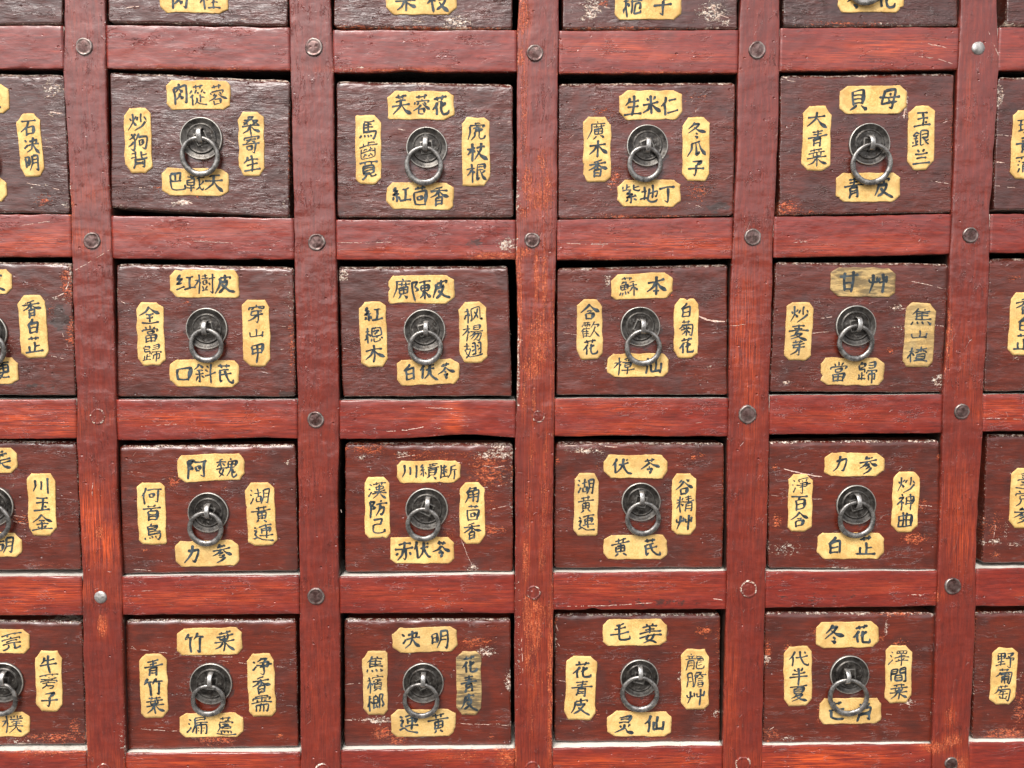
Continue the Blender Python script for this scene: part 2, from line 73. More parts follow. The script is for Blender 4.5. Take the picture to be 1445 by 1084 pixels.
DRAWERS={
 "A1":{"c":[[-299.5,314.7],[-174.1,315.6],[-176.2,214.7],[-303.0,216.6]],"rec":2,"tone":0.2,"labels":[["h",-241.7,232.1,48.0,18.5,1,"肉桂",0]],"pull":[-237.1,266.2,14.47,-236.3,252.3,13.97,-235.9,266.8,0],"wear":[[-283.9,226.0,7.0,2.0,0.5,"o"],[-291.6,218.1,11.0,1.4,0.4,"w"],[-254.2,215.9,10.0,1.5,0.3,"w"]]},
 "A2":{"c":[[-142.1,314.5],[-15.5,315.4],[-15.7,213.3],[-143.8,214.3]],"rec":3,"tone":0.3,"labels":[["h",-80.7,232.7,50.5,19.7,0,"桑枝",0]],"pull":[-78.7,267.6,14.62,-78.5,252.7,14.11,-78.4,268.2,0],"wear":[[-55.5,218.6,11.2,4.5,0.9,"w"],[-83.3,218.5,10.1,3.0,0.6,"w"],[-128.9,214.3,12.6,2.0,0.6,"o"],[-32.7,219.7,5.1,2.5,0.5,"w"],[-126.1,230.6,3.0,2.5,0.5,"w"],[-78.3,213.6,45.6,1.3,0.7,"o"]]},
 "A3":{"c":[[19.7,315.4],[144.8,316.3],[146.3,213.9],[19.9,213.6]],"rec":2.5,"tone":0.25,"labels":[["h",81.4,230.4,47.4,20.7,0,"桅子",0]],"pull":[81.5,268.3,14.73,81.0,253.3,14.22,80.9,268.9,0],"wear":[[41.0,227.7,6.6,8.9,1,"w"],[34.4,219.8,4.1,2.5,0.7,"w"],[127.7,225.2,11.3,8.0,0.9,"w"],[48.6,231.2,5.1,3.9,0.7,"o"],[58.9,214.0,30.6,1.5,0.6,"o"],[138.1,218.3,4.1,3.0,0.8,"w"]]},
 "A4":{"c":[[176.9,317.8],[303.9,318.7],[306.6,217.5],[179.6,215.9]],"rec":3,"tone":0.0,"labels":[["h",242.3,235.8,47.8,19.8,0,"冬花",0]],"pull":[240.3,265.5,14.88,237.5,244.1,14.36,238.9,266.1,0],"wear":[[223.0,218.8,30.9,1.7,0.6,"o"],[186.8,224.6,6.2,1.4,0.3,"w"],[253.9,218.5,20.7,1.0,0.5,"w"]]},
 "A0":{"c":[[-453.2,313.9],[-331.3,314.8],[-335.2,215.2],[-458.6,215.1]],"rec":2.5,"tone":0.15,"labels":[],"pull":[-393.4,265.5,14.36,-392.2,251.7,13.86,-391.5,266.1,0],"wear":[]},
 "A5":{"c":[[339.4,320.0],[466.8,320.9],[472.6,218.7],[343.6,218.1]],"rec":5,"tone":0.1,"labels":[],"pull":[404.2,271.3,15.08,402.7,257.2,14.56,401.9,271.9,0],"wear":[[345.6,219.6,8.4,2.0,0.6,"w"]]},
 "B0":{"c":[[-459.0,181.2],[-335.2,180.2],[-334.9,82.4],[-463.3,83.9]],"rec":2,"tone":0.05,"labels":[["h",-397.5,162.9,45.5,20.3,0,"陳皮",0],["v",-360.9,130.5,16.6,43.8,-2.5,"石决明",0],["h",-401.7,99.7,45.2,17.6,1,"木香",0]],"pull":[-398.5,131.0,14.56,-397.2,117.0,13.55,-396.1,131.3,0],"wear":[[-344.9,170.3,9.0,8.9,0.7,"w"],[-344.1,153.0,7.0,4.0,0.6,"w"],[-347.4,133.1,7.0,2.5,0.6,"w"],[-353.8,102.0,13.2,2.5,0.5,"w"],[-353.2,92.0,7.1,6.0,0.7,"o"],[-340.5,143.0,2.5,14.9,0.4,"w"],[-339.2,88.0,4.1,3.0,0.6,"w"],[-350.2,162.8,9.0,4.9,0.4,"o"]]},
 "B1":{"c":[[-302.9,182.5],[-175.2,176.9],[-177.6,79.5],[-305.8,86.5]],"rec":2,"tone":0.15,"labels":[["h",-240.6,165.9,45.4,20.3,0.5,"肉蓯蓉",0],["v",-284.5,133.7,19.2,45.9,0,"炒狗背",0],["v",-203.6,131.6,18.2,45.5,0,"桑寄生",0.15],["h",-244.6,104.7,47.2,19.1,1,"巴戟天",0.2]],"pull":[-239.3,135.3,15.21,-239.5,122.2,14.45,-239.1,137.1,-3],"wear":[[-255.5,90.1,9.2,2.6,0.9,"w"],[-271.9,100.1,6.1,3.0,0.7,"o"],[-226.5,91.1,3.6,2.5,0.6,"w"],[-270.7,169.0,4.0,2.0,0.4,"o"],[-235.3,177.1,7.1,1.3,0.5,"o"],[-244.2,93.6,3.0,1.5,0.7,"o"],[-181.7,89.6,3.1,8.1,0.5,"w"],[-301.2,88.0,6.1,2.0,0.5,"w"],[-218.7,157.3,4.1,2.5,0.4,"o"],[-176.8,128.4,1.5,30.2,0.35,"o"]]},
 "B2":{"c":[[-142.8,177.2],[-15.4,175.4],[-15.1,80.1],[-143.9,80.0]],"rec":4,"tone":0.35,"labels":[["h",-82.0,159.7,47.9,20.1,0,"芙蓉花",0],["v",-120.1,128.2,18.4,48.9,0.5,"馬齒莧",0],["v",-42.5,126.8,20.0,49.0,0,"虎杖根",0.15],["h",-83.1,95.1,48.4,19.3,1,"紅茴香",0.15]],"pull":[-78.0,129.6,14.88,-79.9,116.4,14.11,-78.7,131.5,3],"wear":[[-99.5,145.1,7.2,2.5,0.35,"w"],[-25.4,93.6,4.1,7.1,0.3,"o"],[-120.8,83.4,30.9,1.6,0.3,"o"],[-26.8,156.8,7.2,4.0,0.3,"o"]]},
 "B3":{"c":[[17.3,175.8],[146.0,177.0],[146.1,81.2],[16.9,79.0]],"rec":3.5,"tone":0.6,"labels":[["h",84.1,160.3,45.3,20.6,-0.5,"生米仁",0],["v",45.5,128.7,20.1,46.6,0,"廣木香",0.1],["v",117.6,128.8,19.7,45.6,0,"冬瓜子",0],["h",83.5,97.2,46.2,19.4,0,"紫地丁",0.1]],"pull":[82.0,131.3,14.99,80.0,117.6,13.18,82.0,131.2,3],"wear":[[49.2,155.4,13.4,5.5,0.55,"o"],[118.6,166.1,13.4,6.0,0.5,"o"],[46.8,126.6,7.2,20.3,0.45,"o"],[58.8,107.9,6.2,10.2,0.7,"o"],[96.3,87.5,20.8,4.1,0.5,"o"],[119.5,98.8,12.5,9.2,0.6,"o"],[27.8,99.7,5.2,4.1,0.5,"w"],[135.3,87.6,11.5,5.2,0.8,"d"],[75.6,80.9,36.4,2.1,0.5,"o"],[117.2,154.6,1.5,8.1,0.4,"o"],[133.2,125.3,15.5,2.6,0.3,"o"]]},
 "B4":{"c":[[177.6,181.2],[304.8,183.4],[306.7,83.5],[179.0,81.7]],"rec":2,"tone":0.5,"labels":[["h",245.8,164.1,48.7,20.1,-1,"貝母",0.1],["v",205.0,136.5,20.7,46.0,0,"大青葉",0.05],["v",281.7,136.9,19.2,45.7,0,"玉銀兰",0.15],["h",244.0,101.5,47.0,20.9,-1,"青皮",0.2]],"pull":[243.7,132.3,15.11,244.3,117.6,15.11,243.9,132.7,-2],"wear":[[185.4,86.9,9.4,4.6,0.9,"o"],[269.2,160.6,1.8,11.1,1.1,"w"],[289.9,86.4,15.8,2.0,0.4,"o"],[194.8,84.3,20.9,2.0,0.5,"o"],[294.5,105.4,10.5,2.6,0.3,"w"],[182.9,178.4,5.1,2.5,0.5,"w"],[303.9,134.4,2.1,35.7,0.4,"o"],[199.2,119.0,3.1,2.5,0.3,"o"]]},
 "B5":{"c":[[337.1,181.1],[465.7,183.1],[468.5,85.6],[337.5,85.0]],"rec":2.5,"tone":0.2,"labels":[["v",359.5,132.4,21.5,49.4,1,"玫青蒲",0.1],["h",403.8,164.2,47.1,20.2,0,"冬瓜",0]],"pull":[402.3,132.8,15.25,400.8,118.4,14.2,400.1,133.6,0],"wear":[[338.9,167.5,2.6,6.0,1.3,"w"],[342.9,120.4,4.2,3.1,0.4,"w"]]},
 "C0":{"c":[[-465.5,49.1],[-336.0,47.1],[-336.6,-49.3],[-468.2,-48.9]],"rec":3,"tone":0.3,"labels":[["h",-402.2,33.6,46.3,17.9,0,"陳皮",0],["v",-365.2,1.0,19.5,45.3,-1.5,"香白芷",0.15],["h",-400.8,-30.7,47.1,19.2,1,"木梗",0.1]],"pull":[-398.3,-3.6,14.82,-397.0,-15.8,13.8,-396.4,-1.5,0],"wear":[[-339.9,32.3,4.1,12.3,0.9,"o"],[-347.5,21.0,9.2,2.1,0.7,"w"],[-346.5,7.6,7.2,9.2,1,"d"],[-338.2,-3.7,3.6,10.3,0.8,"o"],[-351.9,12.8,3.1,7.2,0.6,"o"],[-383.9,-17.5,7.2,4.2,0.6,"w"],[-360.3,-42.5,18.5,3.6,0.6,"d"],[-336.9,42.5,3.0,7.2,0.7,"w"]]},
 "C1":{"c":[[-303.6,47.0],[-175.6,44.2],[-176.1,-50.9],[-306.8,-50.5]],"rec":3,"tone":0.45,"labels":[["h",-240.4,31.9,49.7,20.0,0,"红樹皮",0.05],["v",-280.3,-4.6,19.6,46.0,0,"全當歸",0.15],["v",-203.6,-3.9,19.7,48.6,0,"穿山甲",0.1],["h",-242.3,-33.5,50.1,19.8,1,"口斜芪",0.1]],"pull":[-239.4,-0.8,15.22,-239.1,-13.1,12.9,-239.8,-0.3,0],"wear":[[-183.0,39.3,13.4,2.0,0.5,"w"],[-254.4,17.8,5.1,3.1,0.6,"o"],[-179.3,19.3,3.1,9.3,0.6,"w"],[-299.3,-34.9,6.2,5.2,0.5,"o"],[-179.0,-14.4,2.6,26.0,0.6,"o"],[-303.5,22.0,2.1,15.4,0.4,"w"],[-182.3,-48.8,9.4,2.1,0.9,"d"],[-186.8,-15.9,10.4,1.6,0.35,"w"]]},
 "C2":{"c":[[-143.6,44.5],[-19.3,45.0],[-16.5,-51.0],[-141.7,-51.1]],"rec":4.5,"tone":0.5,"labels":[["h",-83.0,27.7,48.2,20.2,0,"廣陳皮",0.15],["v",-118.4,-5.2,19.7,47.9,-1.5,"紅樬木",0.25],["v",-45.2,-3.7,20.3,44.8,-1.5,"枫楊翅",0.3],["h",-78.6,-32.9,46.0,18.9,-1.5,"白伏苓",0.3]],"pull":[-80.8,-2.1,15.37,-80.1,-15.0,13.03,-79.5,-1.0,0],"wear":[[-141.1,39.4,5.2,5.7,1.1,"w"],[-59.3,43.5,36.4,1.3,0.3,"w"]]},
 "C3":{"c":[[16.6,43.2],[142.6,46.0],[144.2,-50.4],[16.2,-50.3]],"rec":4.5,"tone":0.55,"labels":[["h",79.1,29.9,45.6,18.7,-2.5,"蘇本",0.1],["v",40.8,-1.8,18.9,43.9,-1,"合歡花",0.35],["v",112.3,-0.9,17.9,44.0,0,"白菊花",0.1],["h",76.8,-28.3,45.3,17.3,0,"樟仙",0.1]],"pull":[78.2,0.2,14.73,80.0,-15.3,13.68,79.8,0.2,0],"wear":[[53.7,34.1,2.6,5.2,0.8,"w"],[51.7,26.3,3.1,2.1,0.5,"w"],[101.4,23.1,2.7,2.0,0.7,"o"],[129.0,6.9,10.5,2.0,0.4,"w"],[53.6,-28.0,3.1,6.3,0.5,"w"],[129.6,-30.8,5.3,3.2,0.5,"w"],[121.7,-37.7,6.4,4.2,0.5,"o"],[100.6,5.9,2.6,7.3,0.4,"o"],[138.4,11.1,3.7,2.1,0.5,"o"],[42.6,-34.3,3.6,2.1,0.4,"w"],[31.4,-3.3,2.6,2.1,0.5,"o"]]},
 "C4":{"c":[[177.7,47.7],[306.9,46.6],[304.7,-49.3],[175.1,-48.3]],"rec":3.5,"tone":0.35,"labels":[["h",242.7,32.6,48.0,21.3,1,"甘艸",0.9],["v",195.9,-3.6,20.1,43.0,1.5,"炒麦芽",0.45],["v",286.0,-6.4,22.3,47.3,2.5,"焦山楂",0.75],["h",236.6,-33.4,47.3,20.5,0.5,"當歸",0.55]],"pull":[238.2,0.5,15.11,237.2,-12.0,13.78,239.0,1.5,2],"wear":[[269.9,13.5,7.4,3.1,0.8,"w"],[270.4,-1.1,6.4,3.2,0.6,"w"],[264.5,-17.4,3.8,2.7,0.8,"o"],[302.0,-39.7,4.8,3.7,1.2,"w"],[187.7,-41.5,3.2,2.1,0.9,"w"],[280.3,21.4,21.1,2.7,0.4,"o"],[286.3,29.7,18.0,1.6,0.4,"w"],[299.2,-4.9,3.2,2.6,0.5,"w"],[179.6,-33.0,6.3,1.6,0.5,"w"],[221.0,6.8,7.3,1.6,0.4,"w"],[280.8,-44.4,7.5,2.1,0.4,"w"]]},
 "C5":{"c":[[336.4,50.0],[465.9,51.0],[467.0,-47.6],[336.3,-48.6]],"rec":3.5,"tone":0.4,"labels":[["v",364.1,1.6,21.8,46.8,1,"香白芷",0.2],["h",405.4,36.4,47.9,19.8,0,"苓皮",0]],"pull":[401.9,1.8,14.98,400.3,-10.8,14.45,399.6,4.4,0],"wear":[[355.0,35.9,6.3,3.7,0.6,"o"],[349.9,4.5,3.7,2.6,0.4,"o"],[359.6,-23.4,3.7,2.2,0.7,"w"],[343.5,31.7,7.4,15.7,0.2,"o"]]},
 "D0":{"c":[[-470.4,-81.5],[-338.3,-84.1],[-338.3,-180.1],[-472.6,-180.3]],"rec":5,"tone":0.45,"labels":[["h",-405.7,-97.6,46.6,19.0,0,"胡美",0.05],["v",-365.3,-130.6,20.3,46.8,0,"川玉金",0],["h",-405.7,-160.3,48.4,18.2,2,"紫胡",0.1]],"pull":[-400.8,-131.6,15.11,-400.5,-142.6,14.33,-398.9,-128.8,0],"wear":[[-380.2,-142.3,9.4,4.8,0.7,"o"],[-385.0,-109.3,6.3,2.1,0.4,"w"],[-384.2,-115.7,15.6,2.6,0.4,"w"],[-351.3,-112.6,10.4,1.6,0.3,"w"],[-361.7,-176.2,20.9,2.1,0.5,"o"],[-360.1,-162.8,4.1,7.5,0.4,"o"],[-382.6,-78.7,3.1,4.2,0.3,"o"]]},
 "D1":{"c":[[-306.6,-86.7],[-176.9,-86.2],[-176.6,-181.6],[-307.5,-183.1]],"rec":3.5,"tone":0.6,"labels":[["h",-239.4,-103.4,49.0,20.1,-2,"阿魏",0.1],["v",-284.0,-137.4,20.4,46.4,0,"何首烏",0.1],["v",-203.4,-138.4,21.5,47.6,-2,"湖黃連",0.2],["h",-244.1,-167.9,46.7,19.3,-1,"力参",0.35]],"pull":[-242.3,-136.9,15.2,-243.6,-148.4,13.62,-241.7,-135.7,0],"wear":[[-267.4,-113.8,5.2,5.3,0.8,"o"],[-269.7,-104.8,6.2,2.7,0.5,"o"],[-289.9,-164.9,5.2,2.7,0.6,"o"],[-278.9,-165.0,2.6,2.2,0.6,"o"],[-182.9,-99.4,3.6,3.2,0.7,"w"],[-302.0,-134.9,4.7,4.8,0.3,"o"],[-229.4,-117.7,1.6,1.1,0.9,"o"]]},
 "D2":{"c":[[-141.1,-85.5],[-15.7,-86.4],[-15.8,-184.3],[-142.6,-183.7]],"rec":6,"tone":0.75,"labels":[["h",-78.9,-107.5,47.5,16.6,0,"川續断",0.05],["v",-117.5,-134.6,18.5,46.8,0,"漢防己",0],["v",-46.5,-139.1,18.6,46.3,0,"角茴香",0.05],["h",-84.2,-167.2,47.9,20.1,0,"赤伏苓",0.05]],"pull":[-80.5,-135.7,15.93,-83.0,-146.8,13.28,-79.7,-131.9,4],"wear":[[-70.9,-96.6,52.9,7.5,0.55,"o"],[-33.9,-107.4,17.0,16.1,0.75,"o"],[-28.6,-95.2,15.9,4.2,0.9,"w"],[-123.5,-90.5,18.9,5.3,0.75,"o"],[-39.3,-126.2,16.0,16.1,0.55,"o"],[-33.0,-152.1,13.9,4.3,0.75,"o"],[-46.8,-150.4,2.6,18.4,0.5,"o"],[-103.2,-155.5,10.6,4.3,0.5,"o"],[-95.2,-148.5,5.3,14.0,0.4,"o"],[-62.8,-156.3,9.6,7.5,0.5,"o"],[-46.4,-180.8,3.2,2.7,1,"w"],[-127.8,-96.3,4.2,2.2,0.9,"w"],[-60.4,-118.6,5.3,21.5,0.4,"o"],[-75.3,-117.4,21.2,2.7,0.4,"o"],[-25.9,-89.8,9.5,2.7,0.8,"w"],[-76.1,-87.5,31.7,1.6,0.5,"w"],[-98.3,-93.8,5.3,2.1,0.8,"w"],[-18.0,-126.3,2.6,32.4,0.4,"w"]]},
 "D3":{"c":[[15.6,-85.6],[142.4,-86.7],[142.9,-182.0],[14.8,-181.4]],"rec":5,"tone":0.55,"labels":[["h",75.7,-104.3,47.4,17.6,0.5,"伏苓",0.25],["v",38.9,-132.9,18.1,47.4,1,"湖黃連",0.5],["v",112.5,-133.0,18.2,46.9,0,"谷精艸",0.15],["h",76.2,-165.5,47.7,18.5,0,"黄芪",0.3]],"pull":[80.1,-131.0,14.71,81.3,-143.2,13.64,80.1,-127.7,0],"wear":[[37.6,-92.1,18.0,2.7,0.8,"w"],[46.7,-105.0,2.1,7.5,0.5,"o"],[119.5,-97.3,2.1,2.1,0.9,"o"],[126.4,-96.2,3.2,2.7,0.7,"o"],[17.0,-99.5,2.1,3.2,0.8,"o"],[142.9,-126.9,1.6,32.5,0.5,"o"],[64.6,-153.5,7.5,4.4,0.3,"o"],[29.8,-118.3,4.2,8.6,0.25,"o"]]},
 "D4":{"c":[[175.1,-85.3],[304.7,-85.2],[307.6,-184.4],[176.8,-182.1]],"rec":3.5,"tone":0.5,"labels":[["h",239.9,-103.2,45.0,17.8,0.5,"力参",0.1],["v",199.9,-132.1,18.2,43.8,0,"淨百合",0.1],["v",279.7,-131.9,19.9,46.0,0.5,"炒神曲",0.05],["h",238.9,-165.3,50.7,20.1,0.5,"白芷",0.15]],"pull":[242.0,-133.7,15.06,241.5,-144.3,14.53,242.2,-130.9,0],"wear":[[182.5,-145.7,4.3,6.5,0.8,"o"],[190.5,-167.5,14.0,6.5,0.65,"w"],[287.3,-159.9,10.8,4.9,0.9,"o"],[293.0,-135.0,4.3,6.5,0.7,"o"],[201.0,-156.7,7.5,2.7,0.5,"o"],[290.7,-131.7,10.8,1.7,0.5,"o"],[266.0,-168.0,8.6,2.1,0.5,"o"],[180.6,-105.3,2.1,2.2,0.9,"o"],[183.6,-97.3,12.8,2.7,0.3,"w"],[228.6,-182.4,16.2,1.7,0.7,"w"],[303.5,-97.3,1.6,1.6,1,"o"]]},
 "D5":{"c":[[340.6,-81.3],[470.0,-81.0],[472.1,-180.7],[341.3,-179.8]],"rec":5,"tone":0.4,"labels":[["v",371.0,-129.8,21.7,45.6,1,"臺党参",0.15],["h",411.8,-97.5,48.8,20.6,0,"白芷",0]],"pull":[403.8,-131.1,15.26,402.3,-143.5,14.71,401.6,-128.3,0],"wear":[[350.1,-149.8,8.7,10.9,0.6,"o"],[349.5,-163.4,7.7,2.8,0.8,"w"],[365.4,-165.2,6.5,2.7,0.7,"w"],[351.0,-172.8,5.5,4.3,0.6,"o"],[359.4,-111.8,4.3,3.3,0.5,"w"],[358.4,-154.2,2.2,10.9,0.6,"w"]]},
 "E0":{"c":[[-474.7,-217.5],[-340.3,-220.2],[-340.9,-316.1],[-476.7,-315.7]],"rec":6.5,"tone":0.4,"labels":[["h",-404.0,-234.9,48.4,18.5,1,"木莞",0.1],["v",-366.5,-266.0,19.6,47.3,1.5,"牛蒡子",0.25],["h",-406.4,-299.0,47.8,19.4,1,"子樸",0.1]],"pull":[-400.5,-266.4,15.37,-401.9,-278.2,13.78,-398.6,-262.9,0],"wear":[[-365.4,-309.7,23.5,3.9,0.8,"o"],[-348.5,-302.1,5.3,8.9,0.7,"o"],[-352.8,-220.6,10.6,1.7,0.8,"w"],[-390.5,-312.8,12.8,4.4,0.6,"w"],[-343.8,-235.4,4.2,2.8,0.3,"o"],[-378.4,-253.2,3.2,4.4,0.3,"o"]]},
 "E1":{"c":[[-307.5,-219.0],[-179.8,-219.2],[-179.8,-319.0],[-310.3,-320.1]],"rec":5.5,"tone":0.65,"labels":[["h",-244.8,-235.9,48.8,20.8,-1,"竹葉",0.25],["v",-287.6,-270.1,20.7,49.6,0,"青竹葉",0.3],["v",-206.8,-270.1,20.3,49.2,-1,"凈香需",0.35],["h",-245.3,-301.0,47.6,18.8,0,"漏蘆",0.2]],"pull":[-244.5,-268.5,16.02,-245.9,-280.3,13.08,-243.9,-265.0,0],"wear":[[-243.2,-312.7,16.1,4.5,0.8,"o"],[-296.9,-303.2,12.8,1.4,0.5,"w"],[-235.2,-254.1,11.7,3.8,0.4,"o"],[-193.8,-309.9,4.3,2.2,0.8,"o"],[-298.0,-239.3,13.8,4.3,0.35,"w"],[-188.0,-266.6,2.1,11.1,0.3,"o"],[-274.0,-304.6,8.6,1.7,0.5,"w"],[-306.2,-232.6,2.1,32.9,0.3,"w"],[-189.9,-254.5,7.5,1.6,0.3,"o"]]},
 "E2":{"c":[[-143.7,-219.6],[-17.7,-220.4],[-17.4,-320.1],[-145.3,-319.3]],"rec":6,"tone":0.6,"labels":[["h",-83.0,-236.1,48.8,19.3,-1.5,"决明",0.5],["v",-120.9,-269.7,18.8,49.9,0,"焦檳榔",0.6],["v",-49.9,-270.4,18.9,50.0,0,"花青皮",1],["h",-84.6,-301.2,49.2,21.2,0,"連黄",0.55]],"pull":[-84.4,-269.7,15.63,-85.9,-282.1,14.28,-84.1,-266.7,2],"wear":[[-44.0,-237.8,13.9,3.3,0.9,"o"],[-37.1,-246.1,7.5,4.4,0.9,"w"],[-50.5,-242.7,11.8,2.7,0.6,"o"],[-118.3,-299.2,11.8,2.8,0.9,"w"],[-115.8,-308.7,7.6,5.6,0.9,"o"],[-104.0,-314.4,7.6,4.0,0.8,"o"],[-63.9,-239.3,5.3,6.6,0.8,"o"],[-130.8,-230.4,5.3,2.8,0.5,"o"],[-34.6,-302.8,21.7,1.4,0.6,"w"],[-19.9,-269.5,2.7,7.8,0.9,"w"],[-32.5,-313.0,3.3,3.3,0.7,"o"],[-99.0,-256.6,6.4,7.8,0.4,"o"],[-110.6,-237.2,7.5,4.4,0.4,"o"],[-129.1,-298.0,16.2,1.1,0.8,"w"],[-94.6,-246.7,2.1,1.4,1,"w"],[-63.6,-264.7,2.7,2.2,0.6,"w"],[-29.0,-226.9,7.6,1.6,0.5,"o"]]},
 "E3":{"c":[[15.2,-217.7],[142.3,-218.4],[143.4,-319.3],[15.7,-317.9]],"rec":7,"tone":0.5,"labels":[["h",76.9,-232.3,48.8,20.5,0,"毛姜",0.2],["v",35.7,-275.5,23.3,50.2,2,"花青皮",0.2],["v",123.2,-269.4,21.3,47.5,-1,"龍膽艸",0.2],["h",80.8,-304.2,49.2,19.7,1,"灵仙",0.3]],"pull":[80.6,-267.8,14.71,80.2,-279.2,14.71,80.6,-263.1,0],"wear":[[129.5,-231.3,6.5,3.3,1,"o"],[131.2,-236.9,3.2,1.6,0.7,"o"],[112.0,-267.3,3.3,7.8,0.6,"w"],[48.0,-294.1,3.8,11.2,0.55,"o"],[139.7,-297.3,4.4,4.5,0.7,"w"],[16.3,-235.9,2.7,16.6,0.5,"w"],[139.9,-236.9,2.2,22.3,0.5,"o"],[16.3,-222.7,2.1,2.7,0.8,"o"],[82.5,-315.8,32.9,1.1,0.5,"o"],[107.3,-242.2,2.8,5.6,0.4,"o"],[16.9,-274.8,2.2,28.0,0.3,"o"]]},
 "E4":{"c":[[175.5,-216.5],[305.8,-217.8],[307.2,-320.0],[175.8,-318.9]],"rec":4,"tone":0.5,"labels":[["h",238.6,-234.1,47.3,20.4,-1,"冬花",0.3],["v",201.3,-266.2,21.3,46.8,-1.5,"代半夏",0.35],["v",278.8,-265.6,20.3,45.2,-0.5,"澤間葉",0.4],["h",242.4,-294.0,47.6,20.2,0,"芒肖",0.45]],"pull":[241.0,-265.2,15.04,239.1,-281.6,15.32,238.1,-266.0,1],"wear":[[177.7,-247.1,3.3,10.0,0.8,"o"],[177.9,-252.7,2.7,3.3,0.9,"w"],[268.6,-228.0,1.6,7.7,0.8,"w"],[266.3,-242.9,4.9,4.5,0.5,"w"],[181.8,-311.9,6.6,5.6,0.7,"o"],[195.0,-315.4,5.5,1.7,0.9,"w"],[288.7,-292.8,7.7,2.2,0.5,"w"],[214.8,-230.9,4.4,3.3,0.8,"o"],[194.0,-244.0,3.8,3.8,0.8,"o"],[279.3,-240.3,7.7,2.7,0.7,"o"],[294.4,-249.3,5.4,6.6,0.4,"o"],[306.4,-298.6,2.2,5.6,0.8,"w"],[264.5,-236.8,3.3,2.8,0.7,"o"],[218.7,-300.5,3.3,4.5,0.6,"o"],[218.5,-292.1,2.8,3.9,0.5,"o"],[275.9,-219.2,16.4,1.7,0.6,"o"],[287.9,-287.2,5.5,2.2,1.0,"w"]]},
 "E5":{"c":[[337.5,-218.0],[468.5,-217.9],[468.8,-318.5],[338.8,-318.3]],"rec":5.5,"tone":0.5,"labels":[["v",361.2,-268.4,19.8,44.9,1,"野葡萄",0.2],["h",409.4,-236.4,48.4,21.2,0,"葡萄",0]],"pull":[401.7,-268.4,15.48,400.2,-280.5,14.93,399.5,-264.9,0],"wear":[[365.3,-314.6,16.6,4.6,1,"o"],[374.4,-294.4,5.6,16.9,0.7,"o"],[374.5,-269.1,4.4,4.4,0.6,"w"],[340.1,-235.2,3.3,22.3,0.3,"o"],[352.7,-275.0,7.7,1.1,0.4,"w"]]},
}
